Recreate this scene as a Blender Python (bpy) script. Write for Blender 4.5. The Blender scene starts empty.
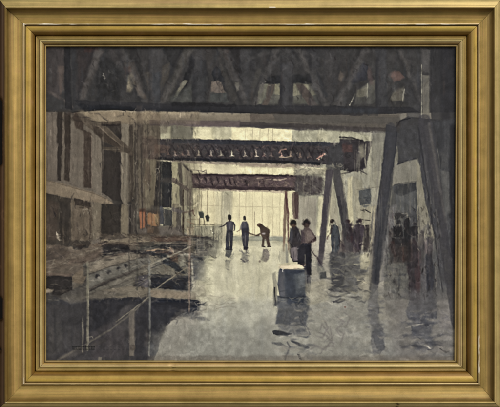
import numpy as np
# ---------------------------------------------------------------- painter
PX0, PY0, PX1, PY1 = 44.0, 45.0, 458.0, 363.0      # sheet extent in sheet units (1 unit = 2 mm)
RES = 2.4
NW = int((PX1-PX0)*RES)+1; NH = int((PY1-PY0)*RES)+1
rng = np.random.RandomState(7)
gx = PX0+np.arange(NW)/RES; gy = PY0+np.arange(NH)/RES
def vnoise(cx, cy, seed, octs=3, gain=.55):
    """smooth value noise over the sheet, cell size cx, cy in sheet units, about -1..1"""
    r = np.random.RandomState(seed); out = np.zeros((NH, NW)); a = 1; tot = 0
    for o in range(octs):
        nx = int((PX1-PX0)/cx)+4; ny = int((PY1-PY0)/cy)+4
        g = r.uniform(-1, 1, (ny, nx))
        fx = (gx-PX0)/cx+.5; fy = (gy-PY0)/cy+.5
        ix = fx.astype(int); iy = fy.astype(int)
        tx = fx-ix; ty = fy-iy; tx = tx*tx*(3-2*tx); ty = ty*ty*(3-2*ty)
        A = g[iy][:, ix]; B = g[iy][:, ix+1]; Cc = g[iy+1][:, ix]; D = g[iy+1][:, ix+1]
        ty = ty[:, None]
        out += a*((A*(1-tx)+B*tx)*(1-ty)+(Cc*(1-tx)+D*tx)*ty); tot += a
        a *= gain; cx /= 2; cy /= 2
    return out/tot*1.7
W1 = vnoise(9, 9, 1); W2 = vnoise(9, 9, 2); E1 = vnoise(3.4, 3.4, 3, 2); E2 = vnoise(3.4, 3.4, 4, 2)
T1 = vnoise(16, 16, 5, 4); T2 = vnoise(4, 4, 6, 3); TV = vnoise(3, 26, 8, 3); TH = vnoise(26, 3, 9, 3)
GR = vnoise(1.0, 1.0, 10, 2)
IMG = np.zeros((NH, NW, 3)); IMG[:] = (62, 60, 60)
GX, GY = np.meshgrid(gx, gy)
def box(x0, y0, x1, y1, m):
    a = max(0, int((x0-m-PX0)*RES)); b = min(NW, int((x1+m-PX0)*RES)+2)
    c = max(0, int((y0-m-PY0)*RES)); d = min(NH, int((y1+m-PY0)*RES)+2)
    return (slice(c, d), slice(a, b)) if (b > a and d > c) else None
def lay(s, m, col, al, tex, grain):
    v = np.asarray(col, float)
    t = T1[s]*.4+T2[s]*.15+(TV[s] if grain == 'v' else TH[s] if grain == 'h' else T2[s])*.6
    c = v[None, None, :]*(1+tex*t)[..., None] if v.ndim == 1 else v*(1+tex*t)[..., None]
    a = np.clip(m*al*(1-.7*tex*np.clip(-T2[s], 0, 1)), 0, 1)[..., None]
    IMG[s] = IMG[s]*(1-a)+c*a
def P(pts, col, al=1, soft=.5, warp=.7, tex=.10, grain='', col2=None, d='y'):
    """filled wash: polygon with wobbling edge; col2 = second pigment at the far end (down or right)"""
    p = np.array(pts, float).reshape(-1, 2)
    s = box(p[:, 0].min(), p[:, 1].min(), p[:, 0].max(), p[:, 1].max(), soft*2+warp*2+1)
    if s is None: return
    ev = .12 if grain == 'v' else .28
    X = GX[s]+warp*(ev*E1[s]+.8*W1[s]); Y = GY[s]+warp*(.28*E2[s]+.8*W2[s])
    ins = np.zeros(X.shape, bool); dist = np.full(X.shape, 1e9)
    n = len(p)
    for i in range(n):
        x1, y1 = p[i]; x2, y2 = p[(i+1) % n]
        if y1 != y2:
            c = ((y1 > Y) != (y2 > Y)) & (X < (x2-x1)*(Y-y1)/(y2-y1)+x1); ins ^= c
        L = (x2-x1)**2+(y2-y1)**2+1e-9
        t = np.clip(((X-x1)*(x2-x1)+(Y-y1)*(y2-y1))/L, 0, 1)
        dist = np.minimum(dist, np.hypot(X-x1-t*(x2-x1), Y-y1-t*(y2-y1)))
    sd = np.where(ins, dist, -dist)
    sl = soft if soft > 2.4 else soft*(.55+1.5*np.clip(W1[s]+.35, 0, 1.2)**1.5*min(1, 1.2/soft)+.3*np.clip(T2[s], 0, 1))
    m = np.clip(sd/(2*sl)+.5, 0, 1); m = m*m*(3-2*m)
    c = np.array(col, float)
    if col2 is not None:
        q = (GX[s] if d == 'x' else GY[s]); k = 0 if d == 'x' else 1
        t = np.clip((q-p[:, k].min())/(p[:, k].max()-p[:, k].min()+1e-6)+.12*W1[s], 0, 1)[..., None]
        c = c*(1-t)+np.array(col2, float)*t
    else: c = c[None, None, :]*np.ones(m.shape+(1,))
    c = c*(1-.10*np.exp(-((sd-.5)/.8)**2)*np.clip(.5+W2[s], 0, 1))[..., None]        # pigment pooled at the edge of the wash
    lay(s, m, c, al, tex, grain)
def S(pts, w, col, al=1, soft=.35, warp=.25, tex=.08, dry=0, grain=''):
    """brush stroke along a polyline; w = one width or one per point; dry = broken dry brush"""
    p = np.array(pts, float).reshape(-1, 2); n = len(p)
    w = [w]*n if np.isscalar(w) else list(w)
    if len(w) != n: w = list(np.interp(np.linspace(0, 1, n), np.linspace(0, 1, len(w)), w))
    mx = max(w)
    s = box(p[:, 0].min(), p[:, 1].min(), p[:, 0].max(), p[:, 1].max(), mx/2+soft*2+warp*2+1)
    if s is None: return
    X = GX[s]+warp*(.45*E1[s]+.8*W1[s]); Y = GY[s]+warp*(.45*E2[s]+.8*W2[s]); sd = np.full(X.shape, -1e9)
    for i in range(n-1):
        x1, y1 = p[i]; x2, y2 = p[i+1]; L = (x2-x1)**2+(y2-y1)**2+1e-9
        t = np.clip(((X-x1)*(x2-x1)+(Y-y1)*(y2-y1))/L, 0, 1)
        r = (w[i]*(1-t)+w[i+1]*t)/2
        sd = np.maximum(sd, r-np.hypot(X-x1-t*(x2-x1), Y-y1-t*(y2-y1)))
    m = np.clip(sd/(2*soft*(.8+.8*np.clip(W2[s], 0, 1)))+.5, 0, 1)*np.clip(1+.45*T2[s], 0, 1)
    if dry: m = m*np.clip((T2[s]*.6+(TV if grain == 'v' else TH)[s]*.7+1-dry*1.4)*2, 0, 1)
    lay(s, m, np.array(col, float), al, tex, grain)
def D(pts, r, col, al=1, soft=.35, warp=.3):
    for x, y in np.array(pts, float).reshape(-1, 2): S([x, y, x+.01, y], 2*r, col, al, soft, warp)
def SC(x0, y0, x1, y1, n, lw, ln, cols, al=.5, ang=0, sp=.3, seed=0, soft=.4, dry=0, warp=.4):
    """n small varied touches inside a region"""
    r = np.random.RandomState(seed+100)
    for i in range(n):
        x = r.uniform(x0, x1); y = r.uniform(y0, y1); a = ang+r.normal(0, sp); l = ln*r.uniform(.4, 1.2)/2
        c = cols[r.randint(len(cols))]
        S([x-l*np.cos(a), y-l*np.sin(a), x+r.normal(0, .15*ln), y+r.normal(0, .08*ln), x+l*np.cos(a), y+l*np.sin(a)],
          [lw*r.uniform(.3, .7), lw*r.uniform(.7, 1.3), lw*.3], c, al*r.uniform(.5, 1.1), soft, warp, dry=dry)
def ST(x0, y0, x1, y1, n, w, cols, al=.3, lean=0, l=(.3, .9), seed=0, soft=.5):
    """long thin upright washes pulled down through a region"""
    r = np.random.RandomState(seed+500)
    for i in range(n):
        x = r.uniform(x0, x1); L = (y1-y0)*r.uniform(*l); y = r.uniform(y0, y1-L)
        S([x, y, x+lean*L*.5+r.normal(0, .3), y+L/2, x+lean*L+r.normal(0, .5), y+L], [w*.4, w*r.uniform(.5, 1.4), w*.3], cols[r.randint(len(cols))], al*r.uniform(.4, 1.1), soft, .4)
def DB(x0, y0, x1, y1, n, w, l, ang, al=.5, sp=.35, jit=.12, seed=0):
    """dabs that drag the colour already there: breaks up clean edges the way a loaded brush does"""
    r = np.random.RandomState(seed+2000)
    for i in range(n):
        x = r.uniform(x0, x1); y = r.uniform(y0, y1); a = ang+r.normal(0, sp); L = l*r.uniform(.4, 1.3)
        c = IMG[min(NH-1, int((y-PY0)*RES)), min(NW-1, int((x-PX0)*RES))]*(1+r.normal(0, jit))
        S([x-L/2*np.cos(a), y-L/2*np.sin(a), x+L/2*np.cos(a), y+L/2*np.sin(a)], [w*r.uniform(.3, 1), w*r.uniform(.5, 1.2)], c, al*r.uniform(.4, 1.1), .45, .35)
def blur(A, r):
    for ax in (0, 1):
        for _ in range(2):
            c = np.cumsum(np.concatenate([np.repeat(np.take(A, [0], ax), r+1, ax), A, np.repeat(np.take(A, [-1], ax), r, ax)], ax), ax)
            n = A.shape[ax]; A = (np.take(c, np.arange(2*r+1, 2*r+1+n), ax)-np.take(c, np.arange(0, n), ax))/(2*r+1)
    return A
PI2 = np.pi/2
cream = (198, 190, 150); creamg = (176, 172, 142)
dk = (58, 58, 60); dkb = (50, 54, 62); dkp = (66, 60, 62); ink = (38, 38, 44)
warm = (132, 122, 108); warmd = (98, 90, 82); grey = (118, 114, 106)
# ================= background light beyond the hall
P([150,104, 456,104, 456,262, 150,262], creamg, 1, 1, 0, .06)
P([236,126, 300,126, 300,246, 236,246], cream, 1, 3, 1, .04, 'v')
P([196,128, 236,128, 236,246, 196,246], (188,180,142), 1, 3, 1, .05, 'v')
P([214,126, 232,126, 230,240, 216,240], (160,156,132), .8, 1.5, .6, .06, 'v')
P([170,124, 195,124, 195,246, 170,246], (150,144,118), 1, 2, 1, .06, 'v')
P([294,126, 345,126, 345,246, 296,246], (150,148,128), 1, 2, 1, .08, 'v')
P([318,196, 332,196, 330,246, 316,246], (190,184,148), .8, 2, 1, .05, 'v')
P([345,120, 456,120, 456,262, 345,262], (140,138,122), 1, 2, 1, .08, 'v')
# ================= floor
P([150,232, 470,240, 470,370, 130,370], (160,155,138), 1, 1.5, 1, .06, 'h', (142,138,130))
P([200,236, 300,236, 300,300, 196,300], (176,171,140), .9, 8, 3, .05, 'h')
P([225,240, 300,240, 296,285, 225,290], (186,180,146), .7, 8, 3, .05, 'h')
P([150,310, 330,300, 330,362, 140,362], (150,146,134), .7, 8, 3, .06)
P([330,300, 456,300, 456,362, 330,362], (128,124,118), .7, 8, 3, .08)
P([225,236, 295,237, 295,241, 222,241], (138,140,124), .85, .8, .5, .06, 'h')
P([236,241, 292,242, 292,246, 240,246], (160,158,134), .6, 1, .5, .06, 'h')
# ================= left wall : grey-brown planes
P([44,100, 160,104, 160,258, 44,262], (112,106,98), 1, 1, 0, .08, 'v')
P([44,110, 60,112, 58,182, 44,178], (122,114,106), 1, 1, .5, .08, 'v')
P([70,112, 86,112, 86,190, 68,184], (114,108,100), 1, .8, .5, .08, 'v')
P([92,118, 103,128, 103,196, 92,192], (124,118,108), 1, .8, .5, .06, 'v')
P([46,112, 62,112, 60,118, 46,124], (104,98,94), .6, 1.5)
# dark openings and posts of the left wall
P([57,112, 63,112, 61,181, 57.5,180], (44,42,44), .95, .5, .6, .1, 'v')
P([64.5,112, 71,112, 69.5,182, 64.5,180], (50,46,46), .95, .5, .6, .1, 'v')
S([63.4,118, 63,180], .9, (92,86,82), .6)
P([83.5,130, 91.5,133, 91.5,188, 84,187], (62,54,52), .95, .6, .7, .1, 'v')
S([91.6,136, 92,188], [1.2,.8], (140,128,116), .8)
P([101,114, 121,114, 120.5,202, 113,200, 102,192], (44,44,48), .98, .5, .6, .12, 'v')
P([102,122, 121,126, 121,134, 102,132], (58,56,56), .6, 1)
P([121,116, 130,118, 129,206, 121,203], (138,132,118), 1, .5, .5, .06, 'v')
P([128,104, 160,104, 160,210, 129,210], (106,100,88), 1, .8, .5, .1, 'v')
P([129,108, 133,108, 133,206, 130,206], (64,60,58), .9, .5, .8, .12, 'v')
P([134,130, 138,130, 138,210, 134,210], (60,58,58), .9, .5, .8, .12, 'v')
S([136.5,130, 137,206], .8, (150,144,130), .6, dry=.5, grain='v')
S([141.5,140, 142,210], [1.6,1], (54,52,54), .9)
P([144,160, 152,160, 152,206, 146,206], (134,128,106), .9, .6, .5, .06, 'v')
# sloping beam across left wall
P([44,84, 52,92, 70,108, 69,114, 56,104, 44,98], (104,96,92), .95, .7, .6, .08)
P([46,98, 56,100, 72,112, 76,116, 68,114, 54,105, 46,104], (66,60,60), .7, .8)
P([70,108, 88,111, 103,124, 128,146, 134,152, 132,156, 122,150, 104,142, 92,130, 78,120], (92,84,76), .97, .6, .6, .1)
P([92,124, 100,128, 116,142, 124,148, 116,147, 104,142, 94,132], (60,54,52), .85, .6)
S([82,112, 96,118, 108,128, 118,138], [2,1], (120,110,98), .8, .7)
S([98,126, 112,138, 122,146], [1.4,.6], (128,116,102), .8)
P([76,112, 84,124, 84,132, 76,128, 72,118], (60,52,50), .9, .8)
P([102,147, 124,147, 132,150, 130,153, 104,150], (78,72,66), .9, .5)
S([103,149.6, 120,149.4], .8, (120,112,100), .7)
# pale space above the lintel, under the truss
P([74,110, 160,110, 250,112, 450,112, 450,130, 240,127, 160,124, 100,124], (124,116,102), 1, .6, .5, .06, 'h', (104,100,94), 'x')
P([78,110, 130,109.6, 190,112, 190,118, 128,122, 96,121], (152,140,118), .8, 1, .8, .08, 'v')
P([98,112, 106,111, 108,121, 100,122], (164,152,130), .5, 1.2)
P([140,111, 161,112, 160,121, 142,121], (168,156,130), .6, 1.2)
P([162,112, 250,114, 250,120, 164,119], (142,132,112), .7, 1, .6, .08, 'h')
P([148,120, 240,121, 240,127, 150,126], (96,86,88), .8, .8, .6, .08, 'h')
P([170,122, 240,122, 240,126, 172,126], (112,100,98), .5, .8)
P([250,114, 278,114, 276,120, 250,120], (128,116,104), .7, 1)
P([272,114, 400,117, 402,124, 300,123, 276,121], (98,96,92), .85, .8, .6, .08, 'h')
P([240,122, 300,124, 390,128, 390,133, 300,130, 240,127], (72,68,70), .85, .7, .6, .08, 'h')
P([102,121.5, 120,121.5, 121,126, 101,126], (40,38,42), .95, .5)
S([92,121, 102,123, 120,122], [.8,1.6,.8], (48,44,46), .9)
SC(126,112, 168,124, 16, 1.2, 6, [(96,84,80),(160,148,126),(84,74,74)], .5, PI2, .3, 3)
# ================= first girder (big dark truss across the top)
P([44,44, 460,44, 460,112, 340,115, 240,113, 130,110.5, 84,110.5, 74,112, 44,112], (60,59,60), 1, .5, .5, .08)
P([46,46, 64,46, 64,86, 60,100, 46,92], (72,66,66), .9, 1.5, 1, .1, 'v')
P([48,48, 56,48, 60,70, 54,88, 47,84], (64,60,60), .7, 2)
P([58,66, 64,66, 64,90, 60,94, 58,84], (96,84,78), .7, 1.2, .6, .1, 'v')
S([50,92, 62,99, 74,108], [3,2], (92,84,80), .6, .9)
P([64,47, 70,47, 72,110, 65,108], (46,46,50), .9, .7, .5, .1, 'v')
P([70,47, 76,47, 80,108, 73,110], (58,58,62), .7, 1, .5, .1, 'v')
P([77,48, 96,48, 88,84, 82,96, 78,90], (58,50,50), .6, 3, 1.2, .1)
P([84,47, 98,47, 100,52, 84,52], (70,50,46), .6, 2)
P([94,50, 104,50, 94,76, 84,100, 78,100, 88,72], (74,69,67), .8, 1.4, 1, .1)
P([100,56, 112,60, 122,72, 120,100, 96,102, 96,76], (46,46,48), .7, 2.5, 1.4, .16)
SC(98,64, 120,94, 30, 1.2, 5, [(36,36,40),(78,76,74),(60,60,62)], .5, .9, .9, 4)
D([103.3,75.5, 104.5,78.5], .7, (128,124,116), .9); S([103,73, 105.5,78], .6, (150,146,134), .7)
P([108,48, 122,48, 124,60, 120,66, 112,60], (72,68,68), .6, 2)
P([120,48, 136,48, 142,64, 146,90, 134,60, 124,56], (48,47,48), .7, 1.6)
P([124,62, 134,62, 142,84, 146,100, 140,98, 130,80, 124,78], (76,70,66), .7, 1.4)
P([127,76, 132,73, 138,84, 142,98, 138,92, 134,86, 131,92, 127,92], (128,118,98), .8, 1, .7, .15)
P([133,78, 141,88, 148,100, 142,98, 136,88], (88,78,70), .9, .7)
S([128.5,80, 128,88], 1.2, (150,138,112), .6, .8)
P([124,68, 130,66, 132,72, 127,74], (92,68,58), .6, 1.2)
P([140,50, 150,48, 150,108, 146,104, 142,70], (66,64,64), .6, 1.6, 1, .1, 'v')
P([148,48, 162,48, 162,108, 152,108], (72,70,71), .7, 1.6, .8, .1, 'v')
P([152,72, 160,72, 160,112, 155,112], (58,64,72), .6, 1.6, .8, .1, 'v')
P([144,72, 150,72, 152,90, 148,92], (96,88,78), .5, 1.4)
P([162,66, 170,62, 168,82, 164,96, 160,100], (88,82,74), .6, 1.4)
P([161,49, 184,49, 172,68, 168,60], (48,48,50), .75, 1.6)
P([184,48, 194,48, 180,74, 170,100, 162,100, 172,76], (72,70,66), .8, 1.4, .8, .1)
P([192,54, 196,60, 190,80, 182,94, 178,96, 184,76], (42,42,46), .85, 1, .8, .1)
P([183.5,80, 188,81, 180,92, 176,98, 174,96, 180,86], (134,130,110), .9, .7, .6, .12)
S([178,92, 173,101], [1.4,.8], (88,88,80), .7, .6)
P([170,96, 192,84, 192,102, 170,104], (78,80,76), .6, 1.5)
P([184,88, 192,88, 194,102, 182,102], (82,84,80), .6, 1.5)
P([194,48, 216,48, 214,70, 196,70], (68,64,62), .5, 2.5)
P([191,76, 198,72, 206,74, 206,104, 192,104], (60,62,66), .7, 1.6)
P([196,58, 206,60, 208,76, 196,78], (52,52,56), .7, 1.6)
P([211,74, 216,66, 224,74, 226,82, 214,82], (42,44,50), .85, 1, .7, .12)
P([211,82, 217,80, 221,82, 224,90, 226,92.5, 211,92.5], (118,106,96), .9, .7, .6, .1)
P([211,92.5, 226,92.5, 228,102, 208,102], (76,80,78), .75, 1)
P([214,49, 222,49, 230,76, 238,98, 234,104, 226,88, 220,70], (70,68,66), .8, 1.2, .8, .1)
P([223,48, 240,48, 240,78, 234,80, 228,64], (46,44,46), .8, 1.6)
P([222,50, 228,50, 228,62, 224,58], (70,58,54), .5, 1.5)
S([228,62, 232,76, 236,88], 1.5, (64,62,60), .8)
P([235,82, 239,82, 239,90, 236,92], (112,110,98), .8, .7)
P([240,50, 252,50, 256,72, 246,100, 240,104], (66,66,70), .5, 2)
P([252,48, 262,50, 254,70, 246,70], (48,48,52), .5, 1.8)
P([262,47, 340,47, 336,60, 264,58], (56,56,58), .6, 3)
P([256,70, 262,68, 264,82, 258,100, 250,106, 252,88], (82,80,76), .5, 1.2)
P([262,76, 310,74, 313,84, 262,84], (42,44,48), .8, 1.4, 1, .14)
P([260.5,84, 280,84, 280,96, 278,104, 257,104, 259,94], (112,110,96), .9, .8, .6, .1, 'h', (88,88,82))
P([258,92, 264,84, 268,84, 264,96, 261,104, 257,104], (120,120,102), .8, .8)
P([268,84, 275,84, 272,94, 268,105, 262,105, 266,95], (88,78,72), .85, .6)
P([275,84, 280,84, 280,94, 273,94], (136,132,108), .8, .6)
P([292,83, 313,83, 318,94, 321,104, 292,104], (110,108,94), .9, .8, .6, .1, 'h', (84,84,78))
P([292,84, 295,84, 301,94, 292,96], (134,130,108), .7, .6)
P([296,84, 304,84, 312,95, 318,105, 308,105, 302,95], (84,74,70), .85, .7)
P([304,84, 313,84, 317,94, 312,95], (138,134,110), .8, .6)
S([261,83.6, 270,82, 278,83.4], [1.4,.8], (44,44,48), .9)
D([265.5,81.5, 263,83.5], .8, (134,130,120), .8)
S([262,84, 270,85.6], .7, (140,138,124), .7)
S([300,82, 308,83.6, 312,82.6], [1.2,1.6,.8], (38,40,46), .9)
P([280,64, 293,62, 293,112, 281,112], (62,62,66), .85, 1, .8, .1, 'v')
P([308,70, 318,74, 324,92, 328,108, 321,108, 314,88], (70,70,72), .7, 1)
P([300,48, 316,48, 322,66, 312,70], (50,50,54), .6, 2)
P([316,70, 322,78, 328,96, 322,98], (50,52,58), .6, 1)
P([322,50, 336,48, 338,80, 330,108, 324,80], (66,64,66), .6, 2)
P([338,74, 350,70, 342,92, 338,96], (84,78,76), .5, 1.4)
P([336,96, 352,78, 360,66, 366,60, 362,74, 350,92, 344,108, 336,108], (72,72,74), .7, 1.3)
P([350,76, 364,62, 368,66, 366,80, 352,84], (52,54,66), .7, 1.4)
P([340,70, 344,76, 341,82, 338,78], (110,98,86), .5, 1)
P([357,90, 366,84, 375,80, 376,100, 372,104, 354,104, 355,96], (106,104,92), .8, 1, .8, .14, 'v', (78,78,76))
P([358,90, 368,86, 368,96, 356,97], (116,112,96), .6, 1)
P([368,66, 372,72, 374,84, 370,86, 367,76], (92,78,78), .6, .9)
S([367.5,84, 367,97], [1.2,.8], (146,144,128), .7, .4)
S([350,105, 352,100, 355,94], .9, (134,132,118), .8, .4)
D([349.5,104.6, 351.5,101], .6, (156,152,138), .8)
P([376,50, 386,50, 388,112, 376,112], (58,59,64), .8, 1.2, .8, .1, 'v')
P([388,48, 420,48, 420,72, 400,66, 388,60], (68,67,68), .5, 2.5)
P([389,76, 394,71, 399,71.5, 405,77, 399,81, 394,82], (108,84,78), .75, 1, .8, .1)
P([387,76, 392,74, 390,82], (84,86,88), .6, .8)
P([390,98, 395,89, 404,87, 404,100, 391,101], (104,100,88), .75, .8, .6, .1)
P([388,86, 396,84, 402,88, 390,94], (66,66,68), .6, 1)
S([404.5,89, 403.4,95, 402.4,100.5], [.9,1.3,.8], (158,154,136), .9, .35)
S([390,101.6, 402,101.8], .6, (62,60,60), .8)
P([406,80, 420,70, 421,118, 406,118], (64,64,68), .6, 1.5)
P([421,48, 430,50, 429,72, 422,72], (86,84,84), .7, 1.2)
P([422.6,75, 429.4,75, 429,124, 422.4,122], (106,103,94), .9, .6, .5, .08, 'v')
S([421.6,65, 421.8,90, 421.4,118], [.8,1.1,.8], (144,142,126), .85, .35)
P([430,46, 458,46, 458,124, 431,124], (54,54,58), .8, 1, .6, .08, 'v')
P([440,46, 458,46, 458,130, 442,120], (46,46,52), .6, 3)
# the girder's zigzag of grey diagonals and posts
for pts, w in [([99,48,80,104], 7), ([121,48,146,104], 6.5), ([188,48,160,106], 8), ([222,48,246,104], 8), ([277,47,254,106], 6.5), ([297,48,326,106], 6.5), ([366,50,334,108], 8), ([400,52,420,100], 5)]:
    S(pts, [w*1.2, w*1.1], (82,79,78), .42, 2.4, 1.6, .1); S([pts[0]+w*.2, pts[1], pts[2]+w*.2, pts[3]], w*.4, (92,88,86), .3, 1.2)
    S([pts[0]-w*.7, pts[1], pts[2]-w*.6, pts[3]], 2.4, (40,40,44), .5, 1.6, .8)
for x, w in [(155, 9), (199, 8), (286.5, 9), (314, 7), (382, 9)]:
    S([x, 52, x, 106], w, (74,74,78), .4, 2.2, 1.4); S([x-w*.6, 60, x-w*.6, 106], 2, (40,40,46), .45, 1.3)
for pts in ([286,50,262,74], [286,50,310,74], [282,47,246,60], [290,47,330,62]): S(pts, 3.4, (78,76,76), .4, 1.2, 1)
ST(48,48,452,108, 150, 2.2, [(80,78,78),(46,46,50),(70,62,60),(54,58,66)], .3, 0, (.15,.5), 51, .9)
# lower chord of the girder
P([74,100, 150,103, 240,105, 340,106, 410,107, 420,112, 340,115, 240,113, 128,110.3, 84,110.2], (50,50,55), .85, .7, .5, .08, 'h')
P([76,104, 130,106, 138,109.6, 84,110], (40,42,48), .8, .8)
P([170,102, 235,104, 236,107, 172,106], (42,42,46), .8, .8)
S([72,112, 90,110.6, 110,109.6, 140,110.4], 1.2, (34,34,38), .9)
S([240,112.6, 320,114.4], 1, (40,42,46), .8)
P([340,108, 378,108, 378,116, 342,115], (56,60,68), .6, 1.2)
S([350,115.2, 362,115], 1.6, (40,42,52), .8)
SC(80,50, 440,104, 240, 2.6, 16, [(74,72,72),(50,50,54),(60,56,56),(56,60,68)], .22, PI2, .5, 6, 1.0)
SC(60,50, 450,110, 120, .7, 7, [(86,84,80),(40,40,44)], .3, PI2, .7, 7)
# ================= roof edge / right-hand brackets
P([396,122, 402,120, 408,116, 420,118, 440,120, 450,140, 440,150, 424,140, 420,150, 398,146], (62,62,66), .95, .8, .6, .1)
S([396,128, 400,121, 410,118], [1,1.6,.8], (40,40,46), .9)
P([372,130, 392,132, 390,140, 372,144], (110,108,102), .7, 1)
# ================= second girder
P([236,131, 300,132, 300,141, 236,140], (196,190,152), .6, 1)
P([193,128.4, 212,129, 212,139, 193,138.4], (196,190,152), .85, .7)
P([171,126, 193,127, 193,139, 171,138], (112,110,98), .9, .8, .6, .08, 'v')
P([212,128, 232,129, 232,140, 212,139], (166,162,132), .7, .8)
P([232,128, 240,129, 240,140, 232,140], (198,190,148), .7, .8)
P([240,129.6, 293,130.6, 293,141, 240,140], (206,198,156), .85, .6)
P([292,130, 350,131, 372,136, 371,146, 340,142, 292,141], (148,146,124), .9, .8, .8, .1)
P([318,131, 330,134, 326,141, 316,141], (166,162,134), .7, 1)
P([214,139.3, 240,140, 340,143, 372,141, 370,150, 366,168, 350,172, 340,165, 300,163.5, 240,161.5, 170,159.5, 142,158, 142,138, 172,138.6], (66,62,66), 1, .5, .6, .1, 'h')
P([142,136, 156,136, 160,158, 142,160], (92,80,74), .7, 1.2)
P([172,139, 240,140.2, 300,141.6, 330,142, 330,146, 240,144.4, 172,143], (58,60,68), .9, .6, .4, .08, 'h')
P([158,157, 240,159, 320,162, 320,165, 240,162.4, 158,160], (42,42,50), .9, .6, .4, .08, 'h')
S([156,158.5, 172,159.5, 182,160], 1.6, (36,34,40), .9)
P([158,160.2, 240,162.4, 320,165, 320,167, 240,165, 190,163.6, 176,162], (126,112,104), .7, .7, .4)
S([156,160.8, 164,160.4, 172,161.4], .9, (196,188,160), .85)
# lattice touches
for k in range(22):
    x = 160+k*8+rng.uniform(-1, 1); y = 151+.02*(x-160)
    S([x-3.6, y-6, x, y, x+3, y+6], [1.2,1.8,1.2], (44,40,46), .7, .6, .6); S([x+3.6, y-6, x, y, x-3, y+6], [1,1.6,1], (50,44,50), .6, .6, .6)
for x, l, c in [(168,2,(112,90,82)),(175,2.6,(186,160,146)),(182,2,(150,120,108)),(188,3,(180,156,142)),(198.4,4,(190,178,152)),(210.6,3.4,(168,156,142)),(221,3.4,(206,196,168)),(231.6,4,(218,210,176)),
                (245,4.4,(186,172,150)),(256.4,5,(206,190,166)),(264,2.4,(128,104,98)),(271,3,(146,124,114)),(281,4.4,(190,152,136)),(290.6,4.4,(170,144,122)),(300,3,(120,100,88)),(309,3,(106,92,86))]:
    y = 153.4+.016*(x-160)
    S([x-.2, y-l, x+.3, y-l*.4, x+.1, y+.4], [.6,1.1,.8], c, .8, .5, .6); S([x-1.3, y+1.1, x+.6, y+.6, x+2.2, y+1.4], [.7,1.3,.6], c, .7, .5, .6); D([x+.4, y+.6], .7, c, .6, .5)
P([154,144, 170,146, 168,152, 154,154], (100,80,72), .6, 1)
SC(158,144, 330,158, 130, .9, 4.5, [(110,90,84),(96,78,74),(48,42,48),(40,36,42)], .55, 1.0, 1.0, 11)
S([279,153, 281,150, 286,149], 1, (196,150,130), .8); S([279,157, 286,157.4, 290,156.6], .8, (190,170,140), .8)
S([317,158.5, 320,156, 325,153.6], [.9,1.8], (190,140,124), .85); D([321.5,157.5, 325.5,154.2, 319,159], .8, (196,190,160), .8)
# girder end seen from the side
P([340,139, 362,140, 367,144, 365,166, 358,172, 340,168], (58,54,58), .95, .7, .6, .12)
P([341,144, 352,145, 352,152, 342,152], (84,62,60), .7, 1.2)
S([340,137, 352,138, 362,141], 1.4, (40,38,42), .9)
P([360,146, 364,144, 365,156, 361,158, 360,152], (124,120,104), .75, .7)
S([366,144, 365,158, 366,170, 362,174], [1.2,.8], (156,152,130), .7, .4)
S([340,174, 350,172, 360,170, 367,174], 1, (50,46,50), .8); S([361,165, 364,172], .8, (60,56,60), .8)
S([341,169, 352,171, 361,168], [2.2,1], (46,44,48), .9)
P([330,146, 342,142, 344,168, 334,176, 326,168], (62,62,66), .85, 1)
# ================= gap and third (further) girder
P([190,163.8, 240,165, 326,168, 326,174, 294,175, 240,174.4, 190,173.4], (196,186,150), .75, .8, .5, .06, 'h')
P([240,166.5, 296,168.5, 296,174.6, 240,174], (208,200,158), .9, .6)
P([240,163.6, 300,165.6, 300,168, 240,166.6], (150,134,118), .8, .7)
P([294,168, 330,169, 332,176, 294,175], (136,132,114), .8, .8, .7, .14)
S([322,168.6, 325.5,170, 324,174], 1.2, (190,184,150), .7)
P([191,173.8, 240,174.4, 300,175.4, 322,178, 322,192, 310,194, 296,191, 240,189.8, 208,189, 191,187], (86,72,74), 1, .5, .6, .12, 'h')
P([191,173.6, 296,175, 296,177, 191,175.6], (64,52,56), .85, .6)
P([191,185, 296,188, 296,191, 191,188.6], (70,58,60), .85, .6)
P([296,175, 318,176, 324,182, 322,192, 310,196, 300,196, 294,190], (80,76,76), .85, 1.8, 1.4, .14); SC(294,174, 326,196, 60, 1.3, 5, [(58,52,56),(104,100,92),(128,122,108),(70,62,64),(90,84,82)], .6, .9, 1, 74)
SC(292,164, 344,176, 50, 1.3, 7, [(170,164,138),(112,108,98),(80,76,76),(148,142,122)], .55, .1, .5, 75); SC(324,170, 346,196, 40, 1.2, 6, [(170,164,138),(66,62,66),(120,114,104)], .5, PI2, .5, 76)
SC(192,176.5, 296,186.5, 120, .9, 3.4, [(48,38,44),(60,48,52),(120,102,94),(148,128,112)], .6, 1.0, 1.1, 12)
for x, y in [(194,182),(200,181),(207,181),(213,183),(219,181),(226,184),(231,182),(236,183),(247,184.5)]:
    S([x-2, y-3.6, x, y+1.8], 1.4, (44,36,42), .8, .6, .6); S([x+.6, y+1.6, x+2, y-1.6], .8, (156,134,116), .4, .5)
S([258,180, 258.6,186], .8, (148,128,116), .7); S([257,178.6, 263,177.8], .8, (190,172,146), .7)
S([273,180, 280,180, 286,178.6], [.9,1.1,.7], (200,182,152), .75); S([266,179.6, 272,179], .7, (180,160,138), .6)
SC(254,178, 296,188, 30, .8, 3, [(122,98,94),(140,118,108)], .5, .5, 1, 13)
P([206,188, 240,189.6, 284,190.6, 284,192.6, 240,191.4, 192,190], (150,134,118), .7, .6)
# light below the third girder
P([192,191, 222,191, 222,246, 192,246], (196,186,144), .55, 1.5, .5, .05, 'v')
P([221,192, 233,192, 231,243, 221,243], (160,154,128), .6, 1.2, .5, .05, 'v')
P([233,192, 284,192.6, 284,236, 233,236], (206,197,154), .8, 1, .5, .035, 'v')
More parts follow.
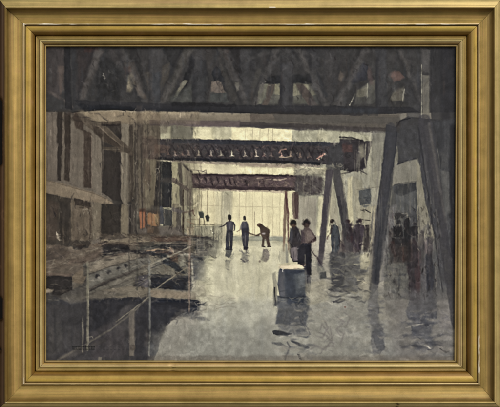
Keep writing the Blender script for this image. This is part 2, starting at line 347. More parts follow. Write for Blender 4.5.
# window bars
for x in [201, 207, 214, 239.5, 246, 252.5, 262, 273, 280]:
    S([x, 191, x+rng.uniform(-.4, .4), 236], .5, (146,132,106), .55, .3)
for x in [245, 252.5, 260, 268, 272.5]:
    S([x, 129, x, 141], .5, (120,108,90), .6, .3); S([x, 167, x, 174], .5, (140,126,104), .5, .3)
S([234,206.6, 284,207.2], .5, (150,136,110), .6, .3); S([192,205, 222,206], .5, (150,136,110), .5, .3)
S([254.5,212, 254.4,236], .6, (120,106,90), .6, .3)
SC(262,214, 282,232, 12, .5, 14, [(168,156,120)], .5, PI2, .06, 14)
P([284,192, 292,192, 292,208, 296,208, 296,246, 284,246], (190,182,144), .5, 1)
P([297,196, 316,198, 316,246, 298,246], (150,144,128), .85, 1, .6, .08, 'v')
# ================= thin posts, centre
P([284.4,191, 287.6,191, 286.4,222, 284.6,252, 282.8,252, 283.4,222], (120,98,84), .85, .5, .4, .1, 'v')
S([285.6,192, 288,214, 288.4,252], [2.4,2,1.6], (96,70,66), .9)
P([292,192, 298.6,192, 298.4,219, 295,219, 292.4,214], (86,68,66), .95, .5, .5, .1, 'v')
P([292,192, 294,192, 295,219, 293,219], (140,124,108), .7, .5)
# slanted legs of second girder
P([326,170, 334,170, 329,196, 325.6,236, 322,266, 318,266, 319.4,240, 323,200], (80,74,80), .95, .6, .5, .1, 'v')
P([334,168, 340,170, 348,210, 353,250, 345,252, 340,216, 333.6,182], (82,80,80), .95, .6, .5, .1, 'v')
P([337,196, 340,196, 346,236, 344,236], (56,54,60), .8, .8)
P([332.6,184, 336,200, 340,232, 331,232, 328.6,200], (148,142,122), .7, 1, .4, .08, 'v')
S([346,214, 349,234, 352,250], 1.2, (136,128,116), .6)
# right of centre: pale wall panes
P([348,178, 352,176, 354,232, 350,232, 347,206], (190,180,138), .6, .9, .5, .06, 'v')
P([352,176, 362,180, 362,224, 354,226], (146,142,120), .7, 1, .6, .1, 'v')
P([358.6,190.4, 371,188, 371,204, 366,207, 359.6,205], (70,74,78), .9, .7, .6, .14)
S([357,189.6, 371,187.6, 380,187], .8, (100,96,86), .7)
SC(360,193, 370,204, 12, .9, 5, [(52,56,62),(98,96,88)], .6, .2, .6, 15)
S([357,206, 364,205, 374,204], 1, (148,142,120), .7)
P([356,207, 382,206, 381,250, 358,250], (146,140,118), .7, 1, .6, .08, 'v')
S([361,210, 366,210, 370,212.6], [.8,1.2,1], (50,48,50), .9); S([362,219.6, 369.6,220.4], .9, (56,52,54), .9)
P([371,207, 376,207, 375,246, 370,246], (176,168,136), .7, .8, .4, .06, 'v')
P([371,134, 390,132, 386,170, 372,172], (118,116,106), .7, 1, .6, .1, 'v')
S([370.6,134, 370,150, 369,172], [1.6,.9], (158,154,134), .6, .6)
# right wall between slanting columns
P([392,128, 424,132, 424,166, 397,166], (66,66,70), .95, .8, .6, .12)
P([394,149, 397,146, 398,163, 394,166], (150,146,126), .8, .6)
P([397.6,164.6, 408,161, 418,158.6, 422,178, 418,181.6, 398,184.6, 392,186, 394,166], (142,138,122), .97, .6, .5, .08, 'v')
S([398,163.8, 408,160.4, 416,158.4], 1.2, (50,50,56), .85)
S([392,186.6, 400,183, 410,182, 417,181], .7, (84,80,76), .8)
P([392,187, 402,184.6, 416,182, 417,200, 417,240, 400,240, 390,232], (78,80,82), .9, .8, .6, .14, 'v')
P([394,184, 408,183, 416,182, 416,190, 400,196, 394,192], (60,62,66), .8, .9)
P([392,186, 394,192, 396,204, 404,214, 400,226, 390,226], (98,96,90), .6, 1.2)
P([416,160, 422,172, 428,204, 434,228, 434,240, 417,240, 417,200], (150,144,122), .97, .7, .5, .08, 'v')
# right slanting column (far right)
P([418,124, 432,122, 439,160, 443,190, 451,256, 455,290, 447,290, 438,250, 426,205, 421,176], (70,70,76), .97, .6, .5, .08, 'v')
P([424,126, 430,124, 436,158, 441,190, 444,212, 438,206, 433,176, 428,150], (104,100,98), .7, .9, .5, .12, 'v')
P([432,122, 456,118, 456,300, 452,262, 445,206, 440,166, 436,140], (62,63,68), .95, .8, .5, .1, 'v')
P([436,166, 441,170, 450,172, 449,210, 446,214, 440,190], (96,96,94), .75, 1, .6, .1, 'v')
P([440,152, 447,154, 448,166, 441,168], (84,84,84), .6, 1.4)
P([450,124, 458,124, 458,330, 452,330, 450,260, 450,180], (44,44,50), .85, 1.5, .5, .08, 'v')
P([442,214, 450,216, 451,252, 447,240], (80,80,84), .6, 1.2)
# big column right of centre
P([386,124, 398,128, 396,150, 392,174, 386,214, 382,250, 378,288, 369,300, 369,270, 373,232, 379,190, 384,152], (66,67,75), .98, .6, .5, .08, 'v')
P([386,150, 390,150, 385,186, 378,230, 374,268, 370,280, 373,232, 379,194], (88,84,88), .6, 1, .5, .1, 'v')
P([381,210, 386,206, 382,250, 377,282, 374,284], (44,50,60), .7, 1.2)
P([372,215, 376,210, 374,246, 371,286, 368,300, 369,262], (150,142,122), .75, .9, .4, .08, 'v')
P([387,206, 396,205, 394,240, 386,280, 380,282, 384,246], (116,114,112), .8, 1, .6, .1, 'v')
ST(386,126,398,290, 20, 1.6, [(60,60,70),(92,88,92),(104,100,98)], .4, -.12, (.2,.5), 52)
ST(372,150,392,290, 18, 1.8, [(52,54,64),(84,82,90),(98,92,92)], .4, -.09, (.2,.5), 53)
ST(420,126,436,190, 22, 1.6, [(60,60,66),(98,94,92),(84,82,84)], .45, .16, (.2,.6), 54)
ST(434,180,448,290, 16, 1.6, [(58,58,64),(92,90,90)], .4, .1, (.2,.6), 55)
ST(350,134,382,250, 40, 1.6, [(160,156,132),(108,106,96),(128,122,104)], .35, 0, (.15,.4), 56)
ST(394,160,434,240, 40, 1.4, [(160,154,134),(98,96,88),(124,118,104)], .35, 0, (.15,.4), 57)
ST(296,168,350,246, 40, 1.5, [(166,160,138),(116,110,104),(140,134,118)], .35, 0, (.15,.4), 58)
ST(436,124,456,300, 24, 1.8, [(46,46,52),(80,80,82),(60,60,66)], .4, 0, (.15,.4), 59)
ST(186,190,238,244, 30, 1.2, [(190,182,144),(150,144,118),(206,198,158)], .4, 0, (.2,.6), 60)
# ================= left middle : posts and background columns x 140..210
P([144,158, 157,160, 157,206, 145,206], (116,110,92), .8, .8, .6, .1, 'v')
P([145,160, 150,160, 150,208, 146,208], (140,134,112), .8, .6, .5, .06, 'v')
P([156.5,161, 171.6,162, 171.6,208, 154,207, 155,190, 156,176], (38,40,46), .98, .5, .6, .12, 'v')
S([156,169, 159,168, 160,166], .8, (140,136,126), .8); S([154.6,176, 158,172, 157,180], .7, (128,124,116), .7)
P([162,178, 172,178, 172,183, 160,182], (72,68,66), .7, .9)
SC(154,164, 170,204, 26, .7, 5, [(88,88,86),(60,62,66),(22,24,30)], .6, PI2, .4, 16)
P([172,162, 180,162, 179,206, 172,206], (156,150,118), .95, .5, .4, .06, 'v')
P([178,163, 182,162, 183,206, 180,206], (84,78,72), .9, .5, .5, .1, 'v')
P([184,165, 192,170, 193,206, 185,206], (122,114,98), .9, .6, .5, .1, 'v')
S([187,166, 188,206], .9, (80,72,66), .7); S([190.5,190, 190.2,240], 1, (90,76,70), .8)
P([172,177.6, 176,179, 190,189, 189,192, 176,184, 172,182], (92,82,76), .9, .6)
S([176,180, 190,189], .9, (150,136,118), .6)
S([183,164, 186,168, 192,172], 1.6, (52,48,50), .85); S([192,170, 202,171, 206,173], 1, (110,100,92), .7)
S([201,162, 201,174], .6, (110,98,86), .8); S([202,172, 206,170, 206,174], .7, (90,80,74), .8)
S([189,167, 190,172], .7, (180,172,146), .7)
P([146,160, 150,166, 152,180, 148,190, 144,180], (88,74,66), .6, 1.2)
P([136,106, 142,106, 144,158, 138,158], (80,74,72), .6, 1.2, .8, .12, 'v')
SC(132,112, 156,160, 60, 1, 9, [(68,62,60),(140,130,114),(90,80,74),(52,50,52)], .5, PI2, .3, 17)
D([151,131.5, 156,134, 155,137.6, 163,126], 1.1, (150,140,122), .5, .8)
P([160,124, 168,124, 168,132, 160,134], (110,102,90), .6, 1)
SC(128,160, 150,206, 26, .9, 12, [(64,60,60),(146,140,120),(84,78,72)], .55, PI2, .12, 18)
# ================= left: ledge, stall fronts
P([44,179, 60,183, 92,192, 112,202, 113,204.4, 100,203.6, 72,198, 44,193], (146,132,112), .97, .6, .6, .08, 'h')
P([50,182, 60,183.6, 92,192.4, 106,198, 92,197, 60,189], (160,146,124), .5, 1)
S([46,180, 60,184, 96,194, 112,202], .7, (92,82,72), .6)
P([44,193, 72,198.6, 73,246, 60,248, 44,244], (62,60,58), .97, .5, .6, .14, 'v')
P([46,200, 58,202, 57,240, 47,240], (78,68,64), .7, 1.6, 1, .14, 'v')
P([58,200, 70,202, 70,240, 60,242], (44,44,46), .8, 1.2, 1, .12, 'v')
P([72.6,199, 92,203, 92,246, 72.6,246], (108,98,86), .97, .5, .5, .1, 'v')
P([74,198, 91,202.6, 91,207, 75,206], (52,48,48), .9, .6)
S([71.4,196, 72,244], [1.5,1.1], (126,114,98), .8)
S([82,210, 87,209, 90,210.6, 88,213], 1, (160,152,136), .8); S([79,208, 86,207, 90,208], .9, (60,54,52), .9)
S([88,204, 90,216, 90,240], 1.1, (64,58,54), .8)
P([92,202, 101,203, 101,236, 92,240], (128,120,104), .95, .6, .5, .08, 'v')
P([101,203.6, 121,204.6, 121,236, 101,236], (44,44,46), .97, .5, .5, .12, 'v')
SC(102,206, 120,234, 20, 1, 6, [(60,58,58),(30,30,34)], .5, .2, .5, 19)
P([112,199, 121,200, 124,208, 114,206], (46,48,52), .9, .8)
P([121,204, 129,206, 128,235, 121,234], (134,126,106), .95, .5, .4, .07, 'v')
P([129,202, 139,204, 139,240, 129,238], (68,66,66), .95, .5, .6, .14, 'v')
S([130.6,206, 130,242], 1.6, (40,40,44), .9); S([137,206, 137,238], 1, (104,100,94), .7); S([134,206, 134,236], .7, (120,116,104), .6)
D([133,200, 130,203], 1.6, (44,48,54), .8, .7)
P([152,206, 160,206, 160,216, 154,216], (60,62,64), .8, 1)
# orange curtains
P([138.6,210, 160,210, 160,234, 139,236], (70,62,58), .9, .8, .7, .12)
P([140,209, 145,209, 145,213, 140,213], (90,50,40), .85, .8)
P([139.2,212, 144.8,211.6, 145.4,216, 144.8,228, 139.6,229], (176,108,76), .97, .45, .45, .08, 'v')
P([140,214, 142,214, 142,228, 140,228], (188,118,84), .5, .7)
P([147.4,213, 150,212.6, 155,214, 158.6,214, 159,218, 158.8,225.6, 152,226, 147.6,224.6], (186,134,92), .97, .45, .45, .08, 'v')
P([155,214.6, 158.8,214, 159,225.4, 155.6,224], (150,128,92), .8, .6)
S([149,214, 149,224], .6, (176,104,62), .7); S([151.6,214, 151.6,225], .5, (170,106,66), .6); S([153.6,213.6, 157,218, 158,222], .6, (204,164,118), .6)
S([146,212, 146.4,228], 1.1, (84,52,44), .9)
P([147,227, 154,227, 153,233, 147,233], (120,96,78), .7, .8)
P([138,229, 147,229, 147,236, 138,236], (98,94,92), .6, 1)
P([160,206, 163,206, 163.4,224, 160,224], (58,62,76), .9, .5)
P([163,208, 172,209, 172,226, 163,226], (56,58,62), .9, .7, .6, .12, 'v')
S([164,208.4, 168,209.4, 172,209], .9, (176,178,140), .8); S([164,209.6, 164.4,224], .9, (120,118,110), .7)
P([159,226, 182,226, 182,236, 159,236], (92,84,82), .85, 1, .7, .12)
P([172,204, 179,204, 179,226, 173,228], (128,120,100), .9, .6, .5, .1, 'v')
P([176,208, 181,208, 181,232, 176,230], (72,68,66), .8, .7)
S([183.2,190, 183,210, 183,234], [1.3,1.5,1.8], (58,48,44), .95)
P([172,207, 182,211, 186,212, 180,214, 172,211], (104,98,98), .8, .7)
S([184,213, 190,211.6, 193,210.4], [.8,1.3], (86,66,62), .9); S([192.6,210, 194.6,215.6], [1.4,1], (92,70,60), .9)
# hanging lamps and frames against the light
S([201.6,191, 201.4,211], .5, (110,100,80), .7, .3); S([207.4,191, 207.6,215], .5, (110,100,80), .7, .3)
P([199,212, 203,210.8, 204.4,213, 204,217.6, 199.4,217.8], (72,76,70), .95, .45)
P([205.4,216, 208,214.4, 209.8,217, 209.6,220.6, 206.4,221], (66,66,62), .95, .45)
S([187,219.6, 199,219], .7, (128,112,88), .8, .3); S([193,224.4, 222,224.2], .9, (96,90,74), .8, .3); S([198.8,218, 199,226], .7, (84,76,64), .8, .3)
S([203.8,218, 204,225], .8, (84,76,64), .8, .3); S([192.8,226, 192.6,238], .7, (84,70,60), .8, .3); S([187,227, 194,227.6], .8, (100,86,74), .8, .3)
S([187,221, 191,223, 194,224], 1.2, (150,124,96), .7)
P([186,227, 194,227, 194,236, 186,236], (168,150,120), .6, .9)
P([194,226, 222,225, 222,248, 196,248], (128,126,108), .75, 1, .6, .14, 'v')
SC(194,226, 222,246, 46, .6, 10, [(84,82,72),(172,168,140),(96,92,80)], .6, PI2, .08, 20)
S([211,227, 212,236], .7, (198,194,160), .7); D([212.6,232.6, 211,229], .7, (206,204,176), .8)
S([196,228, 200,228.2], .9, (200,190,156), .7)
ST(44,112,104,190, 60, 1.6, [(136,128,116),(92,86,82),(112,104,98),(70,64,62)], .35, 0, (.15,.5), 61)
ST(122,110,160,234, 70, 1.3, [(146,138,118),(66,62,60),(88,80,74),(46,46,48)], .45, 0, (.1,.4), 62)
ST(160,160,200,236, 40, 1.1, [(146,138,114),(64,60,58),(98,88,80)], .45, 0, (.1,.4), 63)
ST(46,200,102,246, 40, 1.3, [(128,116,100),(60,54,54),(92,82,76)], .4, 0, (.2,.5), 64)
S([183,120, 183,160], 0.1, (60,60,60), .1)
# ================= counters and clutter, left middle
P([101,234, 130,234, 200,235, 214,240, 212,252, 160,256, 101,252], (92,84,76), .97, .8, .7, .12, 'h')
P([101,235.6, 126,237, 138,238, 146,240, 150,242, 130,243, 101,241], (134,124,106), .8, .8)
P([101,235, 122,236.4, 130,238, 120,240, 101,239], (72,68,66), .8, .7)
S([101,240, 112,240.4, 126,241.6], .9, (168,158,134), .8); S([122,234, 126,236.4, 132,237], 1.4, (156,146,124), .8)
P([152,236, 200,236, 201,242, 150,241], (86,68,60), .9, .8, .6, .12, 'h')
S([150,238.6, 190,239.4], .8, (120,104,90), .7); S([140,236, 152,239, 158,242, 150,243], [1.4,.8], (150,140,120), .7)
P([138,242, 160,242, 162,248, 140,250], (64,68,68), .85, .8); P([160,244, 200,244, 200,249, 160,250], (54,52,54), .9, .7, .6, .1, 'h')
S([154,243, 176,243.4, 198,244.2], .9, (132,122,106), .8)
P([101,243.4, 128,244.6, 130,250, 120,251, 101,250.4], (38,38,44), .95, .5)
S([112,249.4, 118,249], 1.2, (112,108,98), .7)
P([101,250.6, 140,250, 142,256, 124,257, 101,256.4], (48,46,52), .95, .6)
P([104,251, 140,250, 141,256, 104,256.6], (46,44,50), .9, .5)
P([138,250.6, 170,250.6, 174,255, 160,256, 138,256], (52,52,58), .95, .6)
S([146,250.8, 158,249.6, 170,250.2], [1.2,1.6,1.2], (150,126,102), .85); S([156,252.6, 168,252], 1.6, (104,80,66), .8)
P([169,247, 172,248, 174,252, 171,252], (156,128,106), .9, .5); S([173,249, 174,253], .7, (200,188,160), .8)
P([190,236, 218,240, 216,256, 192,256], (88,86,82), .85, .9, .8, .14)
SC(190,236, 216,268, 95, .8, 5, [(52,54,58),(128,124,112),(44,42,48),(96,90,84),(152,148,130)], .6, .1, .5, 21)
SC(190,236, 214,266, 30, .7, 7, [(60,58,60),(110,104,96)], .6, PI2, .1, 22)
SC(140,236, 190,258, 80, .8, 7, [(120,108,94),(58,54,54),(146,134,114),(44,44,48)], .5, .05, .3, 23)
P([192,256, 208,256, 208,282, 194,280], (72,74,80), .9, .8, .7, .14)
P([203.6,264, 206,264, 206,269.6, 203,270], (180,176,158), .9, .5); P([198,257, 207,257.6, 207,260, 198,259], (44,48,56), .9, .5)
SC(192,258, 210,290, 40, .8, 5, [(50,50,56),(118,112,104),(84,82,80)], .6, PI2, .5, 24)
P([186,238, 196,241, 194,252, 188,252], (118,106,88), .6, .9)
# struts zone x 150-190, y 252-285
P([141,256, 190,256, 192,275, 141,280], (104,100,90), .97, .8, .7, .12)
P([141,256, 158,256, 154,266, 141,272], (134,126,110), .8, 1, .7, .12)
SC(140,256, 190,276, 70, 1.2, 7, [(72,72,70),(140,134,118),(88,76,66),(58,60,60),(120,116,98)], .55, .4, .7, 25)
P([160,254, 172,258, 180,266, 186,274, 178,272, 170,266, 160,260], (50,54,60), .9, .7)
P([168,254, 178,252, 178,262, 170,260], (98,78,66), .75, .8)
P([180,262, 185,258, 186,266, 180,268], (150,148,130), .6, .8)
for k in range(16):
    x = 190+k*1.9+rng.uniform(-.4, .4); S([x, 226+rng.uniform(0, 6), x+rng.uniform(-.5, .5), 248+rng.uniform(-4, 8)], rng.uniform(.4, .9), [(70,70,66), (150,146,124), (96,92,82)][k % 3], .55, .4, .2)
for k in range(9):
    y = 238+k*3.4+rng.uniform(-.6, .6); S([192+rng.uniform(-3, 3), y, 208+rng.uniform(-3, 6), y+rng.uniform(-.6, .6)], rng.uniform(.6, 1.2), [(46,48,54), (140,134,118), (66,62,62)][k % 3], .6, .5, .3)
P([208,240, 222,242, 220,254, 208,256], (128,126,108), .5, 1.6); SC(204,238,224,256, 30, .8, 5, [(66,66,64),(160,156,132),(96,94,86)], .55, PI2, .2, 92)
# ================= left low structures
P([44,244, 74,247, 101,242, 104,250, 101,258, 60,270, 44,272], (112,100,88), .97, .7, .7, .12)
P([44,246, 60,247, 72,252, 66,258, 50,262, 44,262], (92,80,72), .7, 1.6)
P([46,252, 54,250, 54,262, 47,266], (72,64,62), .6, 1.6)
SC(46,246, 100,262, 50, 1.4, 8, [(126,112,94),(82,72,66),(58,54,54)], .5, -.15, .5, 26)
P([70,240, 92,240, 88,248, 74,250], (56,54,54), .85, .9)
P([75,246, 80,250, 86,246, 80,244], (52,46,46), .8, .8)
SC(74,228, 100,246, 40, 1, 5, [(64,58,56),(140,132,116),(84,74,68)], .6, .1, .6, 27)
P([66,260, 84,256, 102,248, 103,256, 86,262, 66,266, 46,272, 46,268], (104,90,80), .8, .7)
S([46,271, 66,265, 86,261], 1.6, (74,64,60), .8)
P([86,262, 104,256, 130,252, 152,256, 142,262, 120,266, 100,270, 88,274], (138,128,112), .9, .7, .6, .1)
S([88,262, 108,257, 124,254], 1.6, (92,80,74), .8)
P([72,276, 84,266, 88,270, 84,282, 73,290], (124,110,92), .9, .8)
P([44,262, 84,263, 84,270, 74,274, 46,275], (112,100,88), .8, .9)
P([83,262, 88,262, 89,274, 84,276], (86,84,80), .8, .8)
# sloping ducted beam with round holes
P([86,276, 100,270, 122,263, 148,255, 152,262, 130,272, 100,284, 86,290], (114,112,105), .97, .8, .5, .1)
S([88,275, 104,268.4, 124,262.4, 146,256], .8, (70,66,64), .8)
S([84,292, 100,284, 124,274, 150,266], 1.5, (88,82,78), .85)
for x, y, r in [(97.6, 276.4, 2.6), (108.6, 272.2, 2.2), (118.4, 269, 2.2), (125.8, 265.6, 1.9)]:
    D([x, y], r, (64,64,68), .95, .5); D([x-.6, y-.4], r*.45, (46,46,50), .8, .5); D([x+1.6, y+1.2], r*.5, (156,152,142), .7, .5)
P([88,292, 124,276, 144,268, 152,270, 134,284, 130,292, 90,300], (116,112,102), .9, .8, .6, .1)
S([92,296, 120,284, 146,272], 1, (82,78,74), .7); S([110,294, 136,280], 1.2, (144,138,122), .6)
P([60,278, 90,286, 86,300, 60,300], (92,90,86), .6, 1.5)
P([46,275.4, 72,276, 72,290, 60,296, 46,293], (46,44,46), .96, .6, .5, .1)
P([44,273, 72,273.4, 72,276.4, 44,276], (112,96,86), .8, .6)
SC(134,262, 152,290, 30, 1, 6, [(90,86,82),(150,144,126),(60,58,60)], .55, .8, .6, 28)
# dark hull under the counter
P([148,274, 192,276, 192,291, 150,288], (44,46,54), .97, .6, .6, .1)
P([148,275, 190,275, 190,278, 148,278], (84,82,80), .7, .8); P([135,276, 150,274, 150,288, 136,288], (74,72,84), .8, .8)
D([138.4,279.2, 143,277.4], .8, (176,174,162), .8)
# lit board
P([100,290, 130,286, 150,288, 192,291, 196,293, 196,299, 170,299.6, 128,298, 104,300, 60,306], (124,116,102), .97, .6, .6, .08, 'h')
P([148,290, 190,292, 192,298, 150,297], (134,120,102), .7, .9)
S([168,299.6, 175,299.4], 1.1, (200,196,180), .85)
# ================= dark lower left
P([44,290, 60,300, 100,298, 146,297, 198,299.6, 201,303, 200,309, 193,312, 184,312, 178,316, 172,320, 166,328, 160,340, 158,350, 152,364, 44,364], (62,62,68), 1, .6, .8, .08)
P([44,291, 50,290, 56,300, 50,302, 44,302], (84,82,80), .8, 1)
P([88,300, 128,298, 128,306, 120,312, 96,330, 88,334], (46,48,58), .85, 1.5, 1, .08)
P([148,300, 198,301, 201,306, 194,311, 176,312, 168,322, 160,336, 158,352, 150,360, 148,330], (52,56,68), .97, .8, .8, .08)
P([150,299.4, 198,300, 200,307, 170,309, 150,306], (42,46,58), .9, .8, .6, .08, 'h')
P([92,300, 146,298, 146,304, 100,306], (44,46,56), .7, 1.2)
P([46,300, 86,300, 86,340, 46,360], (66,66,70), .6, 3, 1, .1, 'v')
P([90,334, 112,320, 124,330, 128,356, 92,360], (74,70,76), .6, 3)
P([110,312, 130,304, 130,330, 114,340], (84,82,84), .55, 3)
P([46,326, 60,320, 64,350, 50,356], (74,74,74), .5, 3)
P([60,298, 100,290, 128,294, 96,300, 70,304], (98,94,88), .7, 1.4)
P([44,288, 54,289, 52,292, 44,293], (150,138,120), .9, .7); S([48,299, 58,300.4], .7, (110,106,98), .8)
S([54,298, 56,350], 1.6, (52,54,60), .5, 1)
P([128.6,314, 132,309, 136,308, 135.6,330, 134,356, 129,356, 129.6,334], (128,120,110), .92, .8, .6, .1, 'v')
P([134,300, 146,298, 147,362, 136,362], (50,52,62), .7, 1.2)
P([130,345, 135,345, 135,350, 130,350], (92,84,78), .8, .8)
P([58,358, 86,346, 104,338, 106,342, 84,352, 64,360], (88,84,80), .5, 1.5)
P([140,348, 150,346, 149,358, 142,358], (60,64,74), .5, 1.5)
SC(50,300, 146,358, 120, 1.4, 14, [(74,74,78),(50,52,58),(84,80,78),(60,58,66)], .25, PI2, .5, 29, .9)
# ragged shadow shore over the pale floor
P([174,312, 184,311, 196,313, 202,314, 196,316.6, 184,317, 176,316], (84,84,86), .8, .7)
S([172,318, 178,320, 176,324], 1.4, (96,94,94), .7); S([160,338, 157,346, 152,352], [2.4,1], (70,72,82), .8)
S([184,320, 185,336, 184,348], [1.1,.6], (104,100,94), .5, .8); S([180,354, 190,352, 196,357, 190,359], 1, (96,92,88), .5)
S([176,352, 184,356, 192,359], 1.4, (112,108,102), .5, .8)
# strut scaffolding (thin pale poles)
S([87.6,262, 88,288, 87.4,350], [1.8,2.4,1.6], (124,120,104), .9, .5, .3, grain='v'); S([88.6,290, 88.6,344], .7, (156,150,132), .6)
S([82,322, 83,330, 82.4,352], [.8,2,1], (134,128,112), .7, .6); S([83,316, 82.6,326], [.5,1.6], (150,144,126), .7)
S([149.4,262, 149.8,292, 150,330, 149,356], [1.6,1.9,1.8,1.2], (120,120,114), .9, .45)
S([148.2,268, 148.4,330], .6, (60,62,66), .6)
S([189.8,238, 189.6,260, 189.4,288, 189,312], [2.2,1.8,1.4,1], (134,118,104), .9, .45)
S([190.8,254, 190.4,300], .6, (66,60,60), .7)
S([86,344, 110,330, 132,313, 149,297], [1.6,1.4], (104,100,92), .8, .5); S([116,322, 149,297], .9, (140,134,116), .7)
S([58,360, 72,352, 86,344], [2.4,1.2], (106,100,92), .6, .8)
S([149.6,265, 164,258.6, 178,252.6, 190,247], [1.8,1.3], (142,136,120), .9); S([152,268, 166,262, 180,255], .8, (58,56,58), .7)
S([156,289, 168,280, 180,272, 186,268], [1,1.3,1], (132,124,106), .9)
S([142.4,200, 142.2,230], 1.1, (60,56,56), .8); S([129,240, 129.2,274], 1.1, (60,58,58), .8); S([137.2,238, 137,290], 1.4, (74,74,70), .85)
S([137.2,240, 137,266], .6, (130,124,108), .6)
S([126,296, 140,284, 150,276], .9, (128,124,108), .6)
S([57,234, 57.4,238, 60,240.6], [1.8,1.6,.8], (198,186,164), .95, .4); S([56.4,232, 57,236], .9, (210,200,180), .8)
# ================= pale floor texture and streaks
SC(200,244, 300,300, 70, 1.4, 18, [(192,186,152),(160,156,132),(182,176,142)], .35, 0, .08, 30, .8)
P([206,300, 214,290, 222,294, 228,302, 214,304, 224,308, 204,311, 203,306], (170,162,140), .6, .9)
S([204,295.6, 218,295], 1, (188,180,154), .7); S([212,299.6, 226,302], 1, (180,172,148), .6); S([202,291, 212,292.6], 1.2, (118,110,98), .6); S([206,304, 206,310], .8, (110,104,94), .6)
SC(156,316, 260,358, 50, 3, 26, [(160,154,138),(138,134,126),(128,124,118)], .25, PI2, .4, 31, 2)
SC(156,316, 330,358, 30, 1.2, 11, [(134,132,122),(160,156,142)], .25, .2, .7, 32, .5)
SC(210,290, 290,340, 60, 1, 12, [(168,162,140),(146,142,128)], .4, 0, .1, 33, .6)
SC(304,250, 326,300, 40, 1.2, 9, [(178,172,140),(142,138,120),(128,124,112)], .45, 0, .2, 34, .5)
P([204,256, 213,256, 212,290, 206,290], (172,168,130), .6, 1.2, .6, .08, 'v')
def RP(x0, y0, x1, y1, n, l, w, cols, al=.5, seed=0):
    """wet ripples: short curling sideways touches, larger towards the viewer"""
    r = np.random.RandomState(seed+900)
    for i in range(n):
        y = y0+(y1-y0)*r.uniform()**.9; k = .5+1.0*(y-240)/120; x = r.uniform(x0, x1); L = l*k*r.uniform(.5, 1.3); b = r.normal(0, .16)*L
        S([x-L/2, y+r.normal(0, .6), x-L*.15, y+b*.5, x+L*.2, y+b, x+L/2, y+b*.3+r.normal(0, .8)], [w*.5*k, w*1.3*k, w*1.2*k, w*.4*k], cols[r.randint(len(cols))], al*r.uniform(.4, 1.1), .7*k, .4)
P([196,262, 262,262, 270,300, 200,300], (170,166,138), .5, 6, 3); P([150,330, 270,322, 272,362, 150,362], (134,131,122), .5, 8, 3)
P([262,300, 280,300, 276,362, 250,362], (146,142,130), .4, 6, 3)
RP(206,262,282,300, 26, 14, 1.2, [(186,182,150),(158,155,134)], .22, 1)
RP(170,312,280,358, 26, 14, 1.4, [(156,152,138),(134,132,124)], .22, 2)
P([306,262, 372,256, 372,362, 300,362], (128,125,114), .45, 4, 3); P([376,286, 456,286, 456,362, 372,362], (116,113,110), .5, 4, 3)
RP(306,258,372,300, 90, 9, 1.3, [(168,164,136),(98,97,92),(126,122,108),(84,84,84)], .55, 3)
RP(300,298,456,360, 150, 11, 1.7, [(152,147,134),(106,104,102),(124,120,114),(92,92,94)], .5, 4)
ST(204,246,300,356, 60, 2.4, [(176,170,142),(148,144,128),(158,152,134)], .25, 0, (.1,.35), 65, 1.2)
# the bright wet path and its long upright reflections
P([214,244, 296,244, 282,300, 262,330, 200,330, 204,290], (190,187,158), .38, 7, 3)
ST(208,246,276,350, 46, 3.2, [(196,192,162),(160,159,142),(178,176,150)], .26, 0, (.15,.5), 93, 1.6)
P([160,322, 300,322, 300,362, 150,362], (128,128,120), .35, 9, 3)
P([410,300, 458,300, 458,362, 380,362], (96,96,98), .35, 8, 3)
mk = np.clip((GY-250)/14, 0, 1)*np.clip((GX-206+np.clip(GY-300, -20, 40)*-.6)/10, 0, 1)*np.clip((366-GX)/30, .35, 1)
IMG[:] = IMG+(blur(IMG, 6)-IMG)*(mk*.72)[..., None]
P([206,300, 380,290, 400,362, 180,362], (140,145,138), .30, 9, 3)
S([222,300, 225,330, 224,356], [2,6,2], (160,162,152), .35, 2); S([252,290, 254,340], [3,6], (170,170,154), .3, 2.4); S([262,312, 262,356], [4,2], (122,124,120), .3, 2)
S([212,268, 213,292], 4, (192,188,156), .4, 1.6); S([236,266, 237,300], 3, (196,192,162), .4, 1.6)
# ================= distant worker 1 (reaching left)
rf = (120,118,108)
P([226,246, 231,246, 232,254, 229,258, 225,256], (84,86,86), .85, .6, .6); P([225,260, 231,260, 230,268, 226,268], (132,130,116), .6, 1); S([227,269, 229,270], 1.3, (104,102,96), .6)
b1 = (72,70,78)
P([226.2,222.4, 228.6,221, 231.4,221, 233.6,222.4, 233.4,228, 232.6,232, 227,232, 226.6,228], b1, .95, .6, .3, .12)
P([226.6,231, 229.4,231, 229.2,240, 228.6,249.4, 225.6,249.2, 225.6,240], (58,60,70), .95, .6, .3, .12); P([229.4,231, 232.8,231, 233,240, 232,249.6, 229.6,249.8, 229.6,240], (54,54,64), .95, .6, .3, .12)
S([226.8,223, 224.6,225.2, 222,226.4, 218.4,227.4], [1.9,1.4,1.1,.6], (62,56,60), .95); S([233.2,222.8, 234.8,225.6, 234.6,229, 233.8,231], [1.6,1.5,1.2,.8], (66,62,68), .9)
S([229.4,216, 229.8,218.4], [3.2,3.6], (48,42,44), .97, .4); S([229.6,219, 230,221], 1.6, (74,62,58), .9)
S([228.8,234, 228.9,246], .7, (142,138,126), .55); S([230.4,223, 229.6,230], 1.1, (112,110,116), .4); S([227,224, 228,231], .9, (60,60,70), .5); S([231,233, 231.4,245], .8, (98,98,106), .5)
S([226,241, 227.6,247], .9, (98,100,106), .4); S([225.4,249, 228,249.6], 1, (44,42,48), .8); S([229.6,249.4, 232,250], 1, (44,42,48), .8)
b2 = (70,70,78)
P([242.6,221.6, 246.6,221.2, 248.4,224.6, 249,231, 248.6,240, 247,249.4, 243.4,249.4, 242.4,240, 241.6,232, 241,226], b2, .97, .4, .3, .1)
